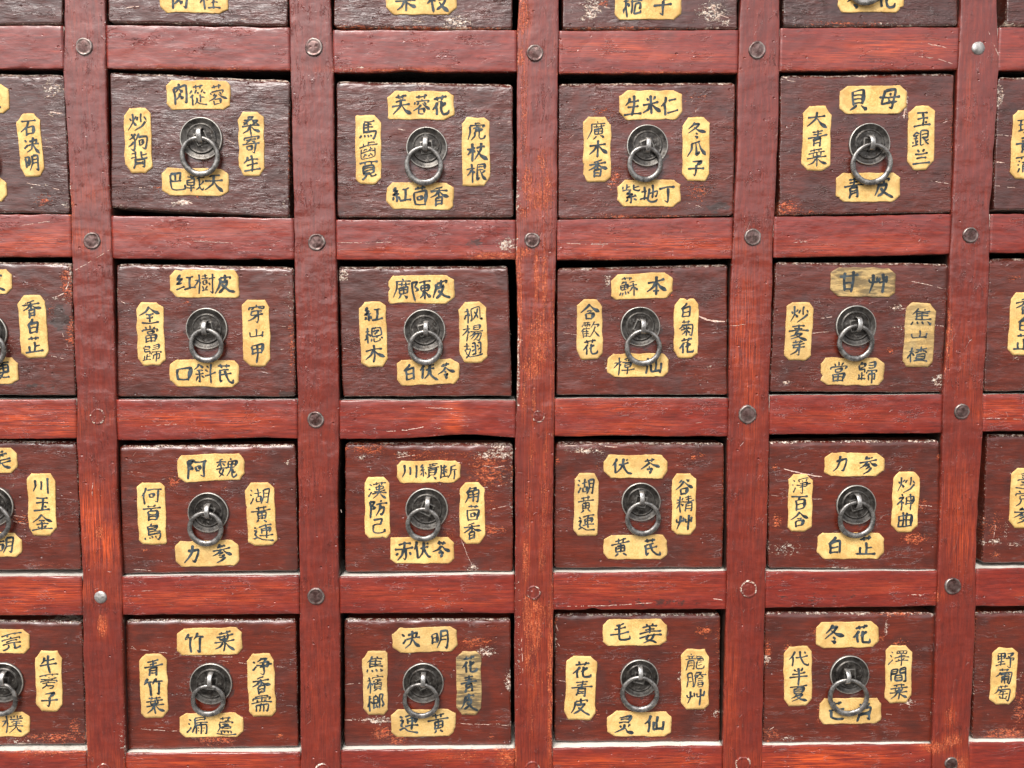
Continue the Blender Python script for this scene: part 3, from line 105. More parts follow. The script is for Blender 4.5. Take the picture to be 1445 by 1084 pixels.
# brush strokes of each sign as x, y, x, y ... on a 120 unit square
STROKES={
 '戟':[[36,108,36,80],[12,96,56,96],[76,106,80,68,84,44,84,42,84,32,92,20,100,14,104,16,108,28],[36,80,54,80,52,48,20,48,16,48,16,78,36,80],[96,100,102,92],[16,64,54,64],[64,76,108,80],[36,48,36,12],[12,32,60,32],[102,64,100,58,92,44,84,40],[84,32,64,16]],
 '枫':[[28,108,28,12],[14,84,40,84],[28,72,34,68,42,56,40,54],[64,80,72,62,76,60],[26,64,20,60,16,52,12,40,12,36],[88,88,84,84,80,64,76,60,76,50],[76,50,80,48,88,28],[76,50,72,48,60,24],[42,16,48,26,52,44,52,100,96,100,96,26,100,16,104,16,108,18,108,20,106,28]],
 '桅':[[28,108,28,12],[70,110,64,108,64,100,60,96,56,84,56,44,48,16],[14,84,42,84],[64,100,88,96,84,80],[48,74,56,80,104,80],[40,54,40,60,36,68,28,70,26,64,20,62,20,54,12,40,12,32],[88,36,96,36,98,40,98,64,72,64,72,18,74,16,84,14,104,16,106,20,104,28]],
 '梗':[[28,108,28,12],[48,100,104,100],[14,84,40,84],[76,100,76,52,72,36,68,28,60,20,44,12,38,14],[52,68,102,68],[40,52,42,58,36,66,28,70,22,64,18,52,12,40,12,32],[76,50,102,50,100,84,52,84,52,50,76,50],[52,40,64,28,78,18,98,12,110,16]],
 '楂':[[28,108,28,12],[14,84,40,84],[76,106,76,92,70,92,60,76,48,68],[52,92,104,92],[72,92,76,92,76,70],[84,92,86,84,96,76,104,68,108,70],[40,52,42,54,36,64,28,68,24,62,20,60,18,50,12,36,12,32],[56,44,96,44],[56,44,56,30,96,32,96,60,56,60,56,44],[46,16,106,16]],
 '榔':[[24,108,24,12],[56,108,60,100,60,92],[14,84,36,84],[24,68,32,64,36,56,36,56],[46,76,70,76],[24,60,18,56,12,34],[46,56,70,56,70,92,46,92,46,20,44,20],[62,44,64,40,68,28,70,28,72,20],[46,22,68,28],[96,28,100,26,104,28,106,36,104,52,96,68,104,100,84,100,84,12]],
 '樬':[[28,108,26,66,28,60,28,12],[14,84,38,84],[72,108,72,98],[72,98,52,98,52,52,100,52,100,96,72,98],[58,76,62,76,68,84,72,86,88,84,88,80,80,72,66,60,60,62],[72,74,84,66],[40,52,40,56,36,64,28,68,20,60,16,48,12,38,12,30],[72,52,72,44,80,38],[48,36,44,20],[60,36,60,20,62,16,64,14,90,14,94,18,92,26],[100,36,108,22]],
 '檳':[[26,108,26,12],[14,84,36,84],[72,108,76,106,76,100],[48,90,48,98,76,100,104,98,104,90],[60,86,92,86],[76,86,76,68,72,64],[60,80,48,72],[42,62,52,60,72,64,72,60,98,60,96,28,56,28,56,60],[76,70,84,72,98,80],[38,52,40,56,32,66,28,68,20,60,12,36],[56,50,98,50],[56,40,98,40],[68,28,68,20,48,12],[86,28,88,20,106,12]],
 '玫':[[12,96,42,96],[28,96,28,32],[68,108,60,72],[64,88,106,86],[16,64,40,64],[60,72,56,72,50,64,50,56],[60,72,64,70,68,52,72,44,76,40,78,32,96,18,104,14,106,16],[96,86,92,62,80,42,78,40,76,34,56,18,48,14,40,16],[12,28,26,30,28,32,44,34]],
 '翅':[[28,108,28,68],[12,92,44,92],[56,102,72,100,72,32,68,28,58,28,56,32],[84,102,102,102,102,32,100,28,86,28],[56,86,62,74],[84,88,92,76],[54,48,66,58,72,60],[86,52,94,60,102,60],[16,16,28,28,38,44,44,60,42,68,16,68,16,56,24,40,28,36,32,28,40,20,50,16,68,14,104,14,110,18]],
 '莞':[[16,100,104,100],[40,108,40,92],[80,108,80,92],[60,88,60,78],[16,68,16,78,100,78,100,68],[32,62,86,62],[16,44,104,44],[44,44,44,32,36,20,20,12,10,14],[72,44,72,20,74,16,84,12,104,16,104,20,104,28]],
 '莧':[[14,100,104,100],[40,108,40,92],[78,106,78,92],[30,68,88,68],[30,52,88,52],[46,38,44,28,36,20,24,14,16,12],[72,36,72,20,74,14,102,14,106,24],[72,36,32,38,30,40,32,82,88,80,88,40,72,36]],
 '蒡':[[12,100,104,100],[40,108,40,92],[78,108,78,92],[18,80,100,80],[60,88,60,80],[40,80,40,76,40,72,40,64],[78,80,80,72,76,64],[16,52,16,64,78,64,104,64,104,52],[80,72,84,76],[24,48,94,48],[54,56,60,54,60,48],[48,46,46,32,44,32,40,28,28,16,18,12],[46,32,88,32,88,22,84,12,64,12]],
 '蒲':[[12,100,104,100],[40,108,40,92],[20,84,32,78],[78,106,78,92,72,84,72,12],[42,76,104,76],[14,62,26,56],[90,88,100,84,100,76],[28,40,18,16],[46,46,100,46],[46,30,100,30],[46,12,48,60,100,60,100,16,98,12,88,12,88,14]],
 '銀':[[48,88,40,98,32,102,16,86,20,80,42,80],[32,80,32,20],[60,82,100,82],[16,60,46,60],[16,46,20,32],[60,60,100,60,100,102,60,102,60,16,80,20],[44,48,40,32],[80,60,80,50,84,40,88,38,90,30,102,16,108,16],[12,18,16,16,48,24],[104,48,94,40,88,38]],
 '間':[[16,88,50,88],[16,72,48,72,50,102,16,102,16,12],[68,88,100,88],[100,72,68,72,68,102,100,102,100,16,98,12,92,12,86,12,82,16],[42,40,76,40],[42,22,76,22,76,56,42,56,42,16]],
 '齒':[[30,100,30,82],[60,108,60,82],[12,82,104,82],[60,100,96,100],[20,70,20,16,100,16,100,70],[44,72,44,68],[44,68,30,56],[44,68,54,60],[78,76,74,72,72,64],[20,48,100,48],[72,64,64,56],[72,64,88,58],[44,40,44,36],[44,36,40,36,32,24,28,24],[44,36,52,30],[76,42,72,32],[72,32,76,32,88,24],[60,24,64,24,72,32]],
}
# the same on a 100 unit square
BRUSH={
 '伏':[[30,95,22,75,8,55],[22,70,21,40,22,8],[36,58,60,63,84,67],[60,92,58,65,50,35,28,10],[58,60,68,35,84,14,102,8],[74,88,82,80]],
 '苓':[[28,84,50,87,74,90],[40,96,44,78],[62,98,56,78],[52,76,38,58,6,40],[52,74,68,58,100,46],[44,52,54,46],[38,36,58,40,62,38,50,24],[44,26,58,12]],
 '白':[[52,98,46,84,20,62],[28,66,30,40,28,10],[28,66,50,70,68,74,72,70,68,12],[30,42,66,46],[28,14,68,18]],
 '皮':[[30,82,56,86,80,90,76,78],[32,82,30,60,22,35,6,10],[54,98,54,62],[30,60,54,62,68,66,60,45,44,25,22,8],[38,48,54,34,74,16,102,6]],
 '青':[[26,84,50,88,76,92],[30,70,50,73,70,76],[4,54,50,60,98,66],[51,98,50,58],[34,48,35,25,28,4],[34,48,66,52,68,50,66,6,58,12],[36,34,64,38],[36,20,64,24]],
 '花':[[22,82,50,86,80,90],[38,96,42,74],[66,98,58,76],[40,70,28,50,10,32],[30,52,30,8],[76,62,58,48,44,40],[58,70,56,30,58,12,70,8,92,12,94,28]],
 '力':[[24,66,50,70,76,74,74,50,62,10,50,18],[48,96,44,60,30,28,10,6]],
 '参':[[48,98,34,82,54,86,62,84],[62,92,70,82],[6,64,50,70,94,76],[50,72,36,54,6,36],[56,70,72,52,100,40],[56,56,44,46,34,40],[62,44,48,32,34,26],[68,32,50,14,24,2]],
 '黄':[[24,86,50,89,78,92],[38,98,40,72],[62,98,60,74],[4,66,50,70,96,74],[30,56,32,22],[30,56,50,59,70,60,68,26],[32,40,68,43],[50,68,50,26],[32,24,68,27],[40,18,24,2],[60,18,76,6]],
 '香':[[66,98,50,90,32,84],[8,70,50,76,92,82],[50,88,50,46],[48,74,32,56,6,42],[52,74,70,56,100,48],[34,40,35,2],[34,40,50,43,66,44,64,4],[36,24,64,27],[35,6,64,8]],
 '木':[[10,66,50,72,90,76],[50,98,50,40,49,4,40,12],[48,70,34,42,4,18],[52,70,70,44,100,22]],
 '艸':[[10,70,12,50,28,54,44,60],[46,78,44,52],[30,92,28,50,12,10],[58,74,58,52,76,58,92,62],[92,84,90,54],[76,96,76,50,72,2]],
 '冬':[[46,98,34,78,12,58],[38,84,66,88,50,62,8,34],[38,70,62,50,102,36],[46,36,60,28],[40,20,62,6]],
 '明':[[14,80,15,30],[14,80,40,84,38,34],[16,58,38,61],[16,34,38,37],[56,92,56,50,38,6],[56,92,88,95,88,50,84,4,72,14],[58,70,86,73],[56,48,86,51]],
 '决':[[16,84,26,72],[10,30,20,38,34,56],[42,76,62,79,82,82,78,58],[34,52,66,58,98,60],[62,98,60,60,48,30,24,6],[62,56,76,28,100,8]],
 '仁':[[38,96,28,70,8,48],[26,66,25,8],[48,72,66,75,84,78],[38,18,68,22,98,25]],
 '川':[[22,86,22,50,8,14],[50,80,50,30],[82,94,82,50,80,4]],
 '山':[[50,86,50,28],[18,58,20,24,50,28,84,32],[84,64,82,22]],
 '米':[[26,86,36,72],[76,92,62,74],[8,54,50,60,92,64],[50,98,50,50,49,4],[46,56,32,34,6,16],[54,56,72,34,100,20]],
 '生':[[34,88,26,68,10,50],[28,66,54,70,82,74],[20,40,52,44,80,47],[50,96,50,10],[4,8,50,12,98,14]],
 '天':[[22,82,50,85,80,88],[6,54,50,58,94,62],[52,84,46,44,6,6],[50,54,70,28,102,6]],
 '大':[[8,62,50,67,92,72],[50,96,46,55,6,6],[50,62,70,32,102,8]],
 '仙':[[34,96,26,70,6,48],[24,66,23,8],[66,90,65,22],[44,60,46,18,66,21,92,26],[92,66,91,18]],
 '己':[[24,84,48,88,70,90,66,52],[26,54,66,58],[26,56,24,16,40,8,70,8,92,14,90,32]],
 '毛':[[66,94,48,88,26,82],[18,64,50,69,78,74],[4,36,50,42,94,50],[46,88,46,24,54,12,76,10,96,14,96,28]],
 '合':[[50,98,34,72,2,48],[50,94,70,72,102,54],[36,56,64,60],[32,40,36,6],[32,40,70,44,64,8],[36,10,66,12]],
 '谷':[[36,92,18,74],[62,94,80,80],[50,80,34,58,2,34],[52,80,70,58,102,40],[32,36,36,4],[32,36,68,40,62,6],[36,8,64,10]],
 '甘':[[6,70,50,74,94,78],[30,94,32,12],[68,96,66,10],[32,42,67,45],[32,14,66,16]],
 '本':[[10,70,50,75,90,80],[50,98,50,40,49,2],[48,72,34,44,4,20],[52,72,70,46,100,26],[34,24,66,28]],
 '竹':[[24,96,18,80,6,62],[20,74,48,78],[32,74,32,6],[64,98,58,82,48,64],[60,76,94,80],[76,76,75,4,64,14]],
 '葉':[[22,88,50,91,78,94],[38,99,40,82],[62,99,60,82],[10,70,50,74,92,78],[32,80,34,54,70,58],[50,82,50,58],[68,82,68,58],[4,42,50,46,98,50],[50,56,50,2],[46,42,32,22,6,6],[54,42,72,22,100,8]],
 '紅':[[30,96,16,78,34,74,14,54,42,60],[30,58,30,20],[16,44,10,24],[40,44,46,28],[56,78,90,84],[72,80,72,26],[48,22,100,28]],
 '红':[[28,96,12,74,36,72,12,48,42,54],[8,22,26,28,46,36],[56,78,90,84],[72,80,72,26],[48,20,100,26]],
 '肉':[[20,78,21,6],[20,78,52,82,84,84,82,10,72,16],[50,98,42,74,28,60],[48,74,66,58],[52,56,44,38,28,22],[50,46,68,28]],
 '石':[[8,84,50,88,94,92],[50,88,36,54,2,24],[36,46,38,6],[36,46,78,50,74,8],[38,10,74,12]],
 '巴':[[22,88,48,91,72,92,68,54],[22,88,24,54],[46,88,46,56],[24,54,70,58],[23,54,24,16,44,8,74,8,96,14,94,34]],
 '芙':[[24,88,50,90,76,92],[38,99,40,80],[64,99,60,80],[28,66,72,72],[4,44,50,50,96,54],[50,76,46,44,4,4],[52,46,72,22,102,6]],
 '杖':[[6,66,46,72],[28,96,28,4],[26,66,18,50,4,34],[32,60,44,48],[50,70,94,76],[74,98,70,60,36,6],[54,58,72,30,102,6]],
 '枝':[[6,66,46,72],[28,96,28,4],[26,66,18,50,4,34],[32,60,44,48],[52,76,94,82],[72,98,71,60],[54,58,84,62,70,34,44,8],[56,46,72,24,102,6]],
 '子':[[26,84,72,88,50,64],[50,64,52,30,48,4,34,14],[6,42,50,46,94,50]],
 '瓜':[[72,96,50,88,26,84],[28,84,26,50,4,10],[50,84,50,20,66,26],[64,86,72,50,100,8],[62,38,70,24]],
 '丁':[[10,76,50,80,92,84],[56,80,56,30,52,6,36,18]],
 '地':[[8,58,38,64],[24,86,24,24],[4,20,42,30],[46,50,92,64,88,36,80,40],[68,96,67,30],[50,76,50,20,64,8,86,8,96,24]],
 '貝':[[26,92,28,30],[26,92,72,95,70,32],[28,72,70,75],[28,54,70,56],[28,34,70,36],[40,28,14,4],[60,28,86,8]],
 '母':[[30,88,18,28,50,30,86,34],[30,88,76,92,70,40,60,6,48,14],[2,54,50,58,100,62],[50,78,58,68],[44,48,54,38]],
 '玉':[[20,84,50,87,80,90],[26,54,76,58],[6,14,50,17,94,20],[50,86,50,18],[64,40,74,30]],
 '兰':[[30,94,40,80],[68,96,58,80],[20,68,80,74],[28,42,74,46],[4,12,50,15,98,18]],
 '芷':[[24,88,50,90,76,92],[38,99,40,80],[64,99,60,80],[52,70,52,12],[54,42,80,46],[28,48,28,12],[4,8,50,11,100,14]],
 '金':[[50,98,34,72,2,48],[50,94,70,72,102,54],[34,58,66,61],[24,38,76,42],[50,58,50,10],[30,28,38,16],[70,32,60,16],[6,6,96,10]],
 '甲':[[22,88,26,42],[22,88,76,92,72,46],[26,66,74,69],[26,44,72,47],[50,90,50,0]],
 '口':[[20,72,26,18],[20,72,80,78,72,22],[26,22,74,25]],
 '神':[[30,96,38,84],[12,70,42,76,28,54,6,34],[28,54,28,4],[34,48,44,40],[54,78,56,34],[54,78,92,82,88,38],[56,56,90,60],[56,36,88,40],[72,98,72,2]],
 '曲':[[18,74,20,10],[18,74,84,80,80,12],[20,44,82,48],[20,12,82,16],[40,96,40,14],[62,96,62,16]],
 '何':[[30,96,22,70,4,48],[20,66,20,6],[38,80,98,86],[44,58,46,34],[44,58,66,60,64,38],[46,36,64,38],[86,84,86,40,84,6,72,16]],
 '阿':[[12,88,14,4],[12,88,36,90,22,68,38,52,20,44],[46,80,98,86],[50,58,52,34],[50,58,70,60,68,38],[52,36,68,38],[88,84,87,40,84,6,72,16]],
 '首':[[32,98,40,86],[68,99,58,86],[6,76,50,79,94,82],[50,78,42,62],[28,60,30,6],[28,60,74,63,72,8],[30,42,72,44],[30,26,72,28],[30,8,72,10]],
 '代':[[32,96,24,70,4,46],[22,66,22,6],[38,56,92,66],[58,96,64,60,80,22,98,10,100,28],[78,90,86,80]],
 '半':[[30,92,38,78],[70,96,60,78],[22,62,78,68],[4,38,50,41,96,44],[50,98,50,0]],
 '連':[[14,86,24,76],[10,60,26,62,14,40,24,28],[2,14,26,24,50,8,102,2],[38,84,90,88],[44,70,46,42],[44,70,84,73,82,44],[46,57,82,59],[36,32,94,36],[64,96,64,22]],
 '防':[[12,88,14,4],[12,88,36,90,22,68,38,52,20,44],[66,98,74,86],[46,74,98,80],[66,76,62,40,42,6],[64,52,88,55,84,26,76,6,64,16]],
 '角':[[44,98,34,82,16,68],[42,88,70,91,58,74],[26,70,28,40,8,2],[26,70,82,74,80,40,78,6,66,16],[30,52,80,55],[28,34,80,37],[54,72,54,12]],
 '茴':[[24,88,50,90,76,92],[38,99,40,80],[64,99,60,80],[22,66,24,6],[22,66,80,70,76,8],[38,46,40,24],[38,46,62,48,60,26],[40,26,60,28],[24,8,78,11]],
 '赤':[[22,80,78,86],[50,98,50,62],[4,56,50,60,96,64],[42,58,40,30,20,0],[60,60,60,20,54,4,44,12],[22,42,12,24],[78,44,90,26]],
 '麦':[[24,84,76,88],[30,68,70,72],[6,52,94,58],[50,98,50,54],[44,52,30,30,8,16],[38,36,70,40,50,18,16,0],[36,30,60,14,100,0]],
 '芽':[[24,88,50,90,76,92],[38,99,40,80],[64,99,60,80],[26,72,76,76],[36,72,28,50,88,54],[58,74,58,20,54,4,42,14],[56,50,36,28,6,12]],
 '炒':[[14,66,20,52],[44,80,36,62],[28,96,26,50,4,6],[28,50,42,28],[72,98,71,50],[56,76,48,54],[84,78,94,60],[92,50,74,22,34,0]],
 '牛':[[32,88,24,66,10,52],[28,68,80,74],[4,40,50,43,96,46],[52,98,52,0]],
 '全':[[50,98,34,72,2,50],[50,94,70,72,102,54],[28,54,72,58],[32,34,68,37],[50,56,50,10],[10,6,92,12]],
 '百':[[8,88,50,90,94,92],[52,90,42,70],[28,66,30,6],[28,66,76,70,74,8],[30,38,74,41],[30,10,74,13]],
 '灵':[[26,88,72,92,70,60],[30,74,70,77],[26,58,72,62],[26,44,34,30],[78,48,66,34],[50,52,46,28,8,0],[52,32,70,14,102,2]],
 '姜':[[34,98,42,88],[66,99,58,88],[20,80,80,84],[28,66,72,70],[6,50,94,56],[50,86,50,54],[46,46,32,22,60,10,80,-2],[68,44,54,20,18,0],[4,30,98,38]],
 '芒':[[24,88,50,90,76,92],[38,99,40,80],[64,99,60,80],[46,72,54,64],[12,54,50,57,90,60],[26,54,26,18,50,10,86,12]],
 '肖':[[50,98,50,70],[28,88,36,74],[76,92,64,76],[26,62,26,30,16,0],[26,62,78,66,76,30,74,4,62,14],[28,44,76,47],[28,28,76,31]],
 '桂':[[6,66,42,72],[26,96,26,4],[24,66,16,50,2,34],[30,60,42,48],[52,80,90,84],[70,96,70,58],[48,56,94,60],[54,34,88,38],[70,54,70,10],[44,8,100,12]],
 '樟':[[6,66,42,72],[26,96,26,2],[24,66,16,50,2,34],[30,60,42,48],[70,98,74,90],[54,84,88,88],[62,82,66,74],[80,84,74,74],[46,68,98,72],[56,58,58,36],[56,58,86,61,84,38],[58,47,84,49],[58,36,84,38],[44,22,100,26],[70,36,70,0]],
 '黃':[[24,86,50,89,78,92],[38,98,40,72],[62,98,60,74],[4,66,50,70,96,74],[30,56,32,22],[30,56,50,59,70,60,68,26],[32,40,68,43],[50,68,50,26],[32,24,68,27],[40,18,24,2],[60,18,76,6]],
 '芪':[[24,88,50,90,76,92],[38,99,40,80],[64,99,60,80],[70,74,50,70,28,64],[30,66,30,40,32,12,46,22],[32,44,60,48,88,54],[52,68,62,34,80,10,98,4,98,24]],
 '湖':[[12,88,20,78],[6,64,14,54],[2,10,12,24,22,42],[26,66,60,72],[44,94,43,50],[32,44,33,18],[32,44,56,48,54,20],[33,20,54,22],[68,86,68,44,56,4],[68,86,92,90,92,50,88,4,78,14],[70,64,92,67],[68,40,90,43]],
 '廣':[[52,99,56,90],[20,84,60,88,92,92],[24,84,22,50,4,6],[34,72,84,78],[48,84,49,62],[68,86,67,64],[36,56,38,28],[36,56,60,59,78,60,76,30],[38,42,76,45],[57,66,57,30],[38,28,76,31],[48,22,30,4],[62,22,84,4]],
 '漢':[[12,88,20,78],[6,64,14,54],[2,10,12,24,24,42],[34,84,94,90],[50,98,50,76],[76,98,74,78],[44,70,46,54],[44,70,84,74,82,58],[46,56,82,60],[36,42,92,48],[28,28,98,34],[64,84,62,40,48,18,26,2],[64,30,80,14,102,2]],
 '蓉':[[24,88,50,90,76,92],[38,99,40,80],[64,99,60,80],[50,74,54,66],[20,66,20,54],[20,66,84,70,78,58],[40,60,30,48],[62,60,74,50],[52,54,36,38,6,22],[52,54,72,40,100,28],[36,28,38,4],[36,28,66,31,64,8],[38,6,64,8]],
 '蓯':[[24,88,50,90,76,92],[38,99,40,80],[64,99,60,80],[24,74,8,60],[28,56,6,38],[20,48,20,6],[44,74,36,58],[46,64,56,54],[74,74,66,58],[76,64,90,54],[62,50,62,16],[62,36,86,38],[46,40,44,22,32,6],[40,22,60,8,100,2]],
 '龍':[[28,98,34,90],[10,84,48,88],[20,80,24,70],[40,82,34,70],[4,66,52,70],[14,56,14,30,6,6],[14,56,44,60,44,6,36,14],[16,42,42,44],[16,28,42,30],[58,94,58,70,88,74],[60,84,84,87],[88,74,88,58],[60,56,88,60],[58,56,58,16,66,4,86,4,98,10,98,26],[66,44,84,46],[66,30,84,32]],
 '膽':[[14,90,14,50,4,6],[14,90,36,93,36,8,28,16],[16,66,34,68],[16,42,34,44],[60,98,48,80],[54,90,78,92,66,78],[46,74,98,80],[52,76,50,40,38,8],[66,74,58,62],[76,74,88,64],[58,54,90,57],[60,44,88,46],[60,34,62,6],[60,34,88,36,86,8],[62,20,86,22],[62,7,86,9]],
 '精':[[10,84,16,70],[40,88,34,72],[4,58,46,64],[25,98,25,4],[24,56,16,40,2,26],[28,54,44,40],[54,86,94,90],[58,74,90,77],[48,60,100,66],[74,98,73,62],[58,50,58,22,52,4],[58,50,90,54,88,8,78,14],[60,36,88,38],[60,22,88,24]],
 '當':[[50,98,50,80],[28,92,34,80],[74,94,64,80],[16,74,14,60],[16,74,88,78,80,64],[36,64,37,48],[36,64,66,67,64,50],[38,50,64,52],[24,38,26,4],[24,38,78,42,74,6],[26,22,76,25],[50,40,50,6],[26,5,74,8]],
 '歸':[[26,98,16,88],[16,86,16,56],[16,86,42,88,40,72],[16,72,40,74],[16,58,42,60,40,46],[26,46,26,12],[26,30,42,32],[12,38,12,12],[4,8,46,14],[56,90,88,93,86,66],[58,80,86,82],[56,66,88,69],[50,52,50,42],[50,54,98,58,92,46],[58,38,57,12],[58,38,90,42,88,14,82,18],[74,56,74,0]],
 '夏':[[12,90,50,92,90,95],[50,92,44,82],[30,80,31,46],[30,80,72,83,70,48],[32,69,70,71],[32,58,70,60],[31,46,70,48],[44,44,32,30,10,18],[38,36,70,40,50,18,12,0],[38,30,62,12,100,0]],
 '需':[[24,94,78,97],[10,84,8,68],[10,84,92,88,86,74],[50,95,50,66],[26,76,36,74],[26,66,36,64],[64,78,74,76],[64,68,76,66],[6,54,96,60],[50,56,42,44],[20,42,20,6],[20,42,82,46,80,8,72,14],[40,42,40,8],[60,43,60,8]],
 '蘆':[[24,88,50,90,76,92],[38,99,40,80],[64,99,60,80],[50,80,50,68],[50,74,72,76],[22,66,20,40,6,14],[22,66,86,70,78,60],[34,56,66,60],[46,64,46,50,68,52],[34,44,34,30],[34,44,74,46,72,32],[35,37,72,39],[30,22,32,6],[30,22,78,25,76,8],[46,22,46,6],[62,23,62,6],[8,3,98,7]],
 '蘇':[[24,88,50,90,76,92],[38,99,40,80],[64,99,60,80],[34,76,22,62],[26,70,48,72,38,58],[18,56,20,32],[18,56,52,58,50,34],[34,57,34,34],[19,44,50,46],[19,32,50,34],[14,22,8,6],[26,22,24,8],[38,24,38,10],[50,26,54,12],[88,72,66,66],[58,50,98,56],[78,68,77,2],[76,48,66,30,56,20],[80,48,90,32,102,22]],
 '歡':[[14,90,50,92],[22,97,24,84],[40,98,38,84],[12,78,13,66],[12,78,26,80,24,68],[34,80,35,68],[34,80,50,82,48,70],[22,62,14,48,2,36],[16,48,16,4],[32,64,36,56],[16,50,50,54],[16,36,48,38],[16,22,48,24],[16,7,52,10],[33,52,33,8],[72,98,64,78,54,62],[66,78,96,82,88,66],[76,70,70,40,50,4],[74,48,86,24,102,4]],
 '菊':[[24,88,50,90,76,92],[38,99,40,80],[64,99,60,80],[34,78,24,60,8,46],[28,68,84,72,84,40,78,2,64,12],[36,58,42,50],[66,60,58,50],[24,42,74,46],[50,62,50,8],[46,40,36,24,22,12],[54,40,64,26,74,16]],
 '寄':[[50,98,54,90],[16,86,14,72],[16,86,88,90,80,76],[28,72,74,75],[52,82,40,66,24,56],[52,70,76,58],[4,48,50,51,98,54],[28,36,30,14],[28,36,56,38,54,16],[30,15,54,17],[74,50,74,20,70,0,58,8]],
 '桑':[[30,94,60,96,46,82,30,76],[34,88,62,76],[12,74,36,76,24,62,8,56],[14,68,38,56],[56,74,88,78,74,62,54,54],[60,68,90,56],[4,44,50,47,96,50],[50,56,50,0],[46,42,32,22,4,8],[54,42,72,24,102,10]],
 '穿':[[50,99,54,90],[14,86,12,72],[14,86,90,90,82,76],[38,82,24,68],[60,82,82,72],[26,62,76,66],[30,62,24,44,84,48],[60,66,60,24,56,2,44,12],[58,46,36,24,8,8]],
 '陳':[[12,88,14,4],[12,88,36,90,22,68,38,52,20,44],[44,84,96,90],[52,70,54,42],[52,70,88,74,86,46],[53,57,87,59],[54,43,86,46],[70,98,70,50,69,2],[68,40,56,22,40,10],[72,40,86,24,102,12]],
 '樹':[[4,66,34,70],[22,96,22,4],[20,64,12,48,2,36],[26,58,34,48],[40,86,64,88],[52,97,52,74],[38,72,66,75],[44,64,45,44],[44,64,60,66,58,46],[45,45,59,46],[42,34,46,20],[62,36,56,20],[36,12,68,18],[70,70,100,74],[88,97,87,40,86,4,76,14],[74,54,80,42]],
 '續':[[26,96,14,78,30,74,12,54,34,60],[24,58,24,20],[14,42,8,24],[34,44,40,28],[50,92,92,94],[70,99,70,84],[54,82,88,85],[46,74,98,77],[52,66,54,24],[52,66,90,68,88,26],[54,54,88,56],[54,40,88,42],[54,26,88,28],[62,20,46,4],[78,20,96,4]],
 '断':[[14,88,14,16],[14,14,56,20],[26,78,32,68],[46,84,38,70],[20,58,52,62],[35,90,35,26],[34,56,24,36],[38,54,50,40],[90,94,66,84],[68,84,66,40,54,6],[68,56,100,60],[86,58,85,0]],
 '美':[[34,98,42,88],[66,99,58,88],[20,82,80,85],[28,69,72,72],[8,54,94,59],[50,85,50,56],[6,36,96,43],[52,52,44,28,6,2],[52,36,72,16,102,4]],
 '魏':[[36,94,22,88],[6,76,46,80],[26,90,26,54],[24,74,6,56],[30,72,44,60],[4,44,50,50],[26,54,14,28,36,12],[38,46,28,22,6,4],[72,98,64,86],[58,82,60,52],[58,82,92,85,90,54],[59,68,90,70],[60,53,90,55],[75,84,70,40,50,8],[78,48,78,14,86,4,98,6,99,22],[84,40,80,26,94,30]],
 '烏':[[50,98,42,84],[28,82,28,30],[28,82,70,86,68,62],[30,72,68,74],[29,60,68,62],[29,46,86,50],[29,32,90,38,86,14,78,0,66,8],[12,20,6,4],[30,20,34,8],[46,22,50,10],[62,24,66,14]],
 '馬':[[28,92,28,34],[28,92,80,96],[30,76,74,79],[30,60,74,63],[52,92,52,38],[28,36,90,42,84,12,78,0,66,8],[12,22,6,4],[30,22,34,8],[46,24,50,10],[62,26,66,14]],
 '虎':[[48,98,48,84],[48,90,76,93],[20,78,20,50,4,8],[20,78,90,84,82,70],[34,64,70,70],[52,80,50,56,82,60],[42,48,40,26,24,4],[42,48,66,50,66,18,74,6,92,8,94,26]],
 '根':[[4,66,42,72],[26,96,26,4],[24,66,16,50,2,34],[30,60,42,48],[54,90,86,93,84,62],[56,77,84,79],[56,62,84,64],[54,90,54,14,70,22],[92,56,74,42],[66,60,80,26,102,6]],
 '澤':[[12,88,20,78],[6,64,14,54],[2,10,12,24,24,42],[40,92,42,72],[40,92,92,94,88,76],[56,92,57,74],[74,93,73,75],[42,74,88,76],[46,60,86,64],[66,74,65,50],[32,48,100,54],[50,42,56,34],[80,46,74,36],[38,28,94,33],[66,50,66,0]],
 '野':[[10,90,12,52],[10,90,44,93,42,56],[12,72,42,74],[12,54,42,57],[26,92,26,22],[10,38,44,42],[2,14,48,26],[58,90,90,93,72,74],[62,76,78,66],[52,58,98,66,88,48],[76,62,78,20,74,2,60,12]],
 '葡':[[24,88,50,90,76,92],[38,99,40,80],[64,99,60,80],[30,76,20,58,4,44],[24,66,86,70,86,30,80,0,66,10],[32,56,78,60],[36,46,36,8],[36,46,72,48,70,10,64,14],[38,34,70,36],[38,22,70,24],[54,62,54,4],[66,68,74,62]],
 '萄':[[24,88,50,90,76,92],[38,99,40,80],[64,99,60,80],[30,76,20,58,4,44],[24,66,86,70,86,30,80,0,66,10],[42,60,32,48],[38,54,68,57],[28,40,76,44],[52,56,52,14],[32,30,34,12],[34,12,70,14],[70,30,70,12]],
 '凈':[[12,82,22,70],[4,22,14,34,24,52],[60,98,48,84,32,74],[54,90,80,92,68,78],[42,70,86,74,84,44],[30,56,100,62],[42,42,84,46],[62,74,62,20,58,0,46,10]],
 '淨':[[12,88,20,78],[6,64,14,54],[2,10,12,24,24,42],[86,96,40,88],[40,82,46,72],[60,84,62,74],[86,86,76,74],[44,64,86,68,84,42],[32,52,100,58],[44,40,84,44],[62,68,62,20,58,0,46,10]],
 '漏':[[12,88,20,78],[6,64,14,54],[2,10,12,24,24,42],[38,90,88,93,86,76],[38,76,86,78],[38,90,38,50,26,4],[44,62,96,66],[46,50,46,4],[46,50,94,53,92,8,84,12],[69,64,69,6],[54,38,60,32],[54,24,60,18],[78,38,84,32],[78,24,84,18]],
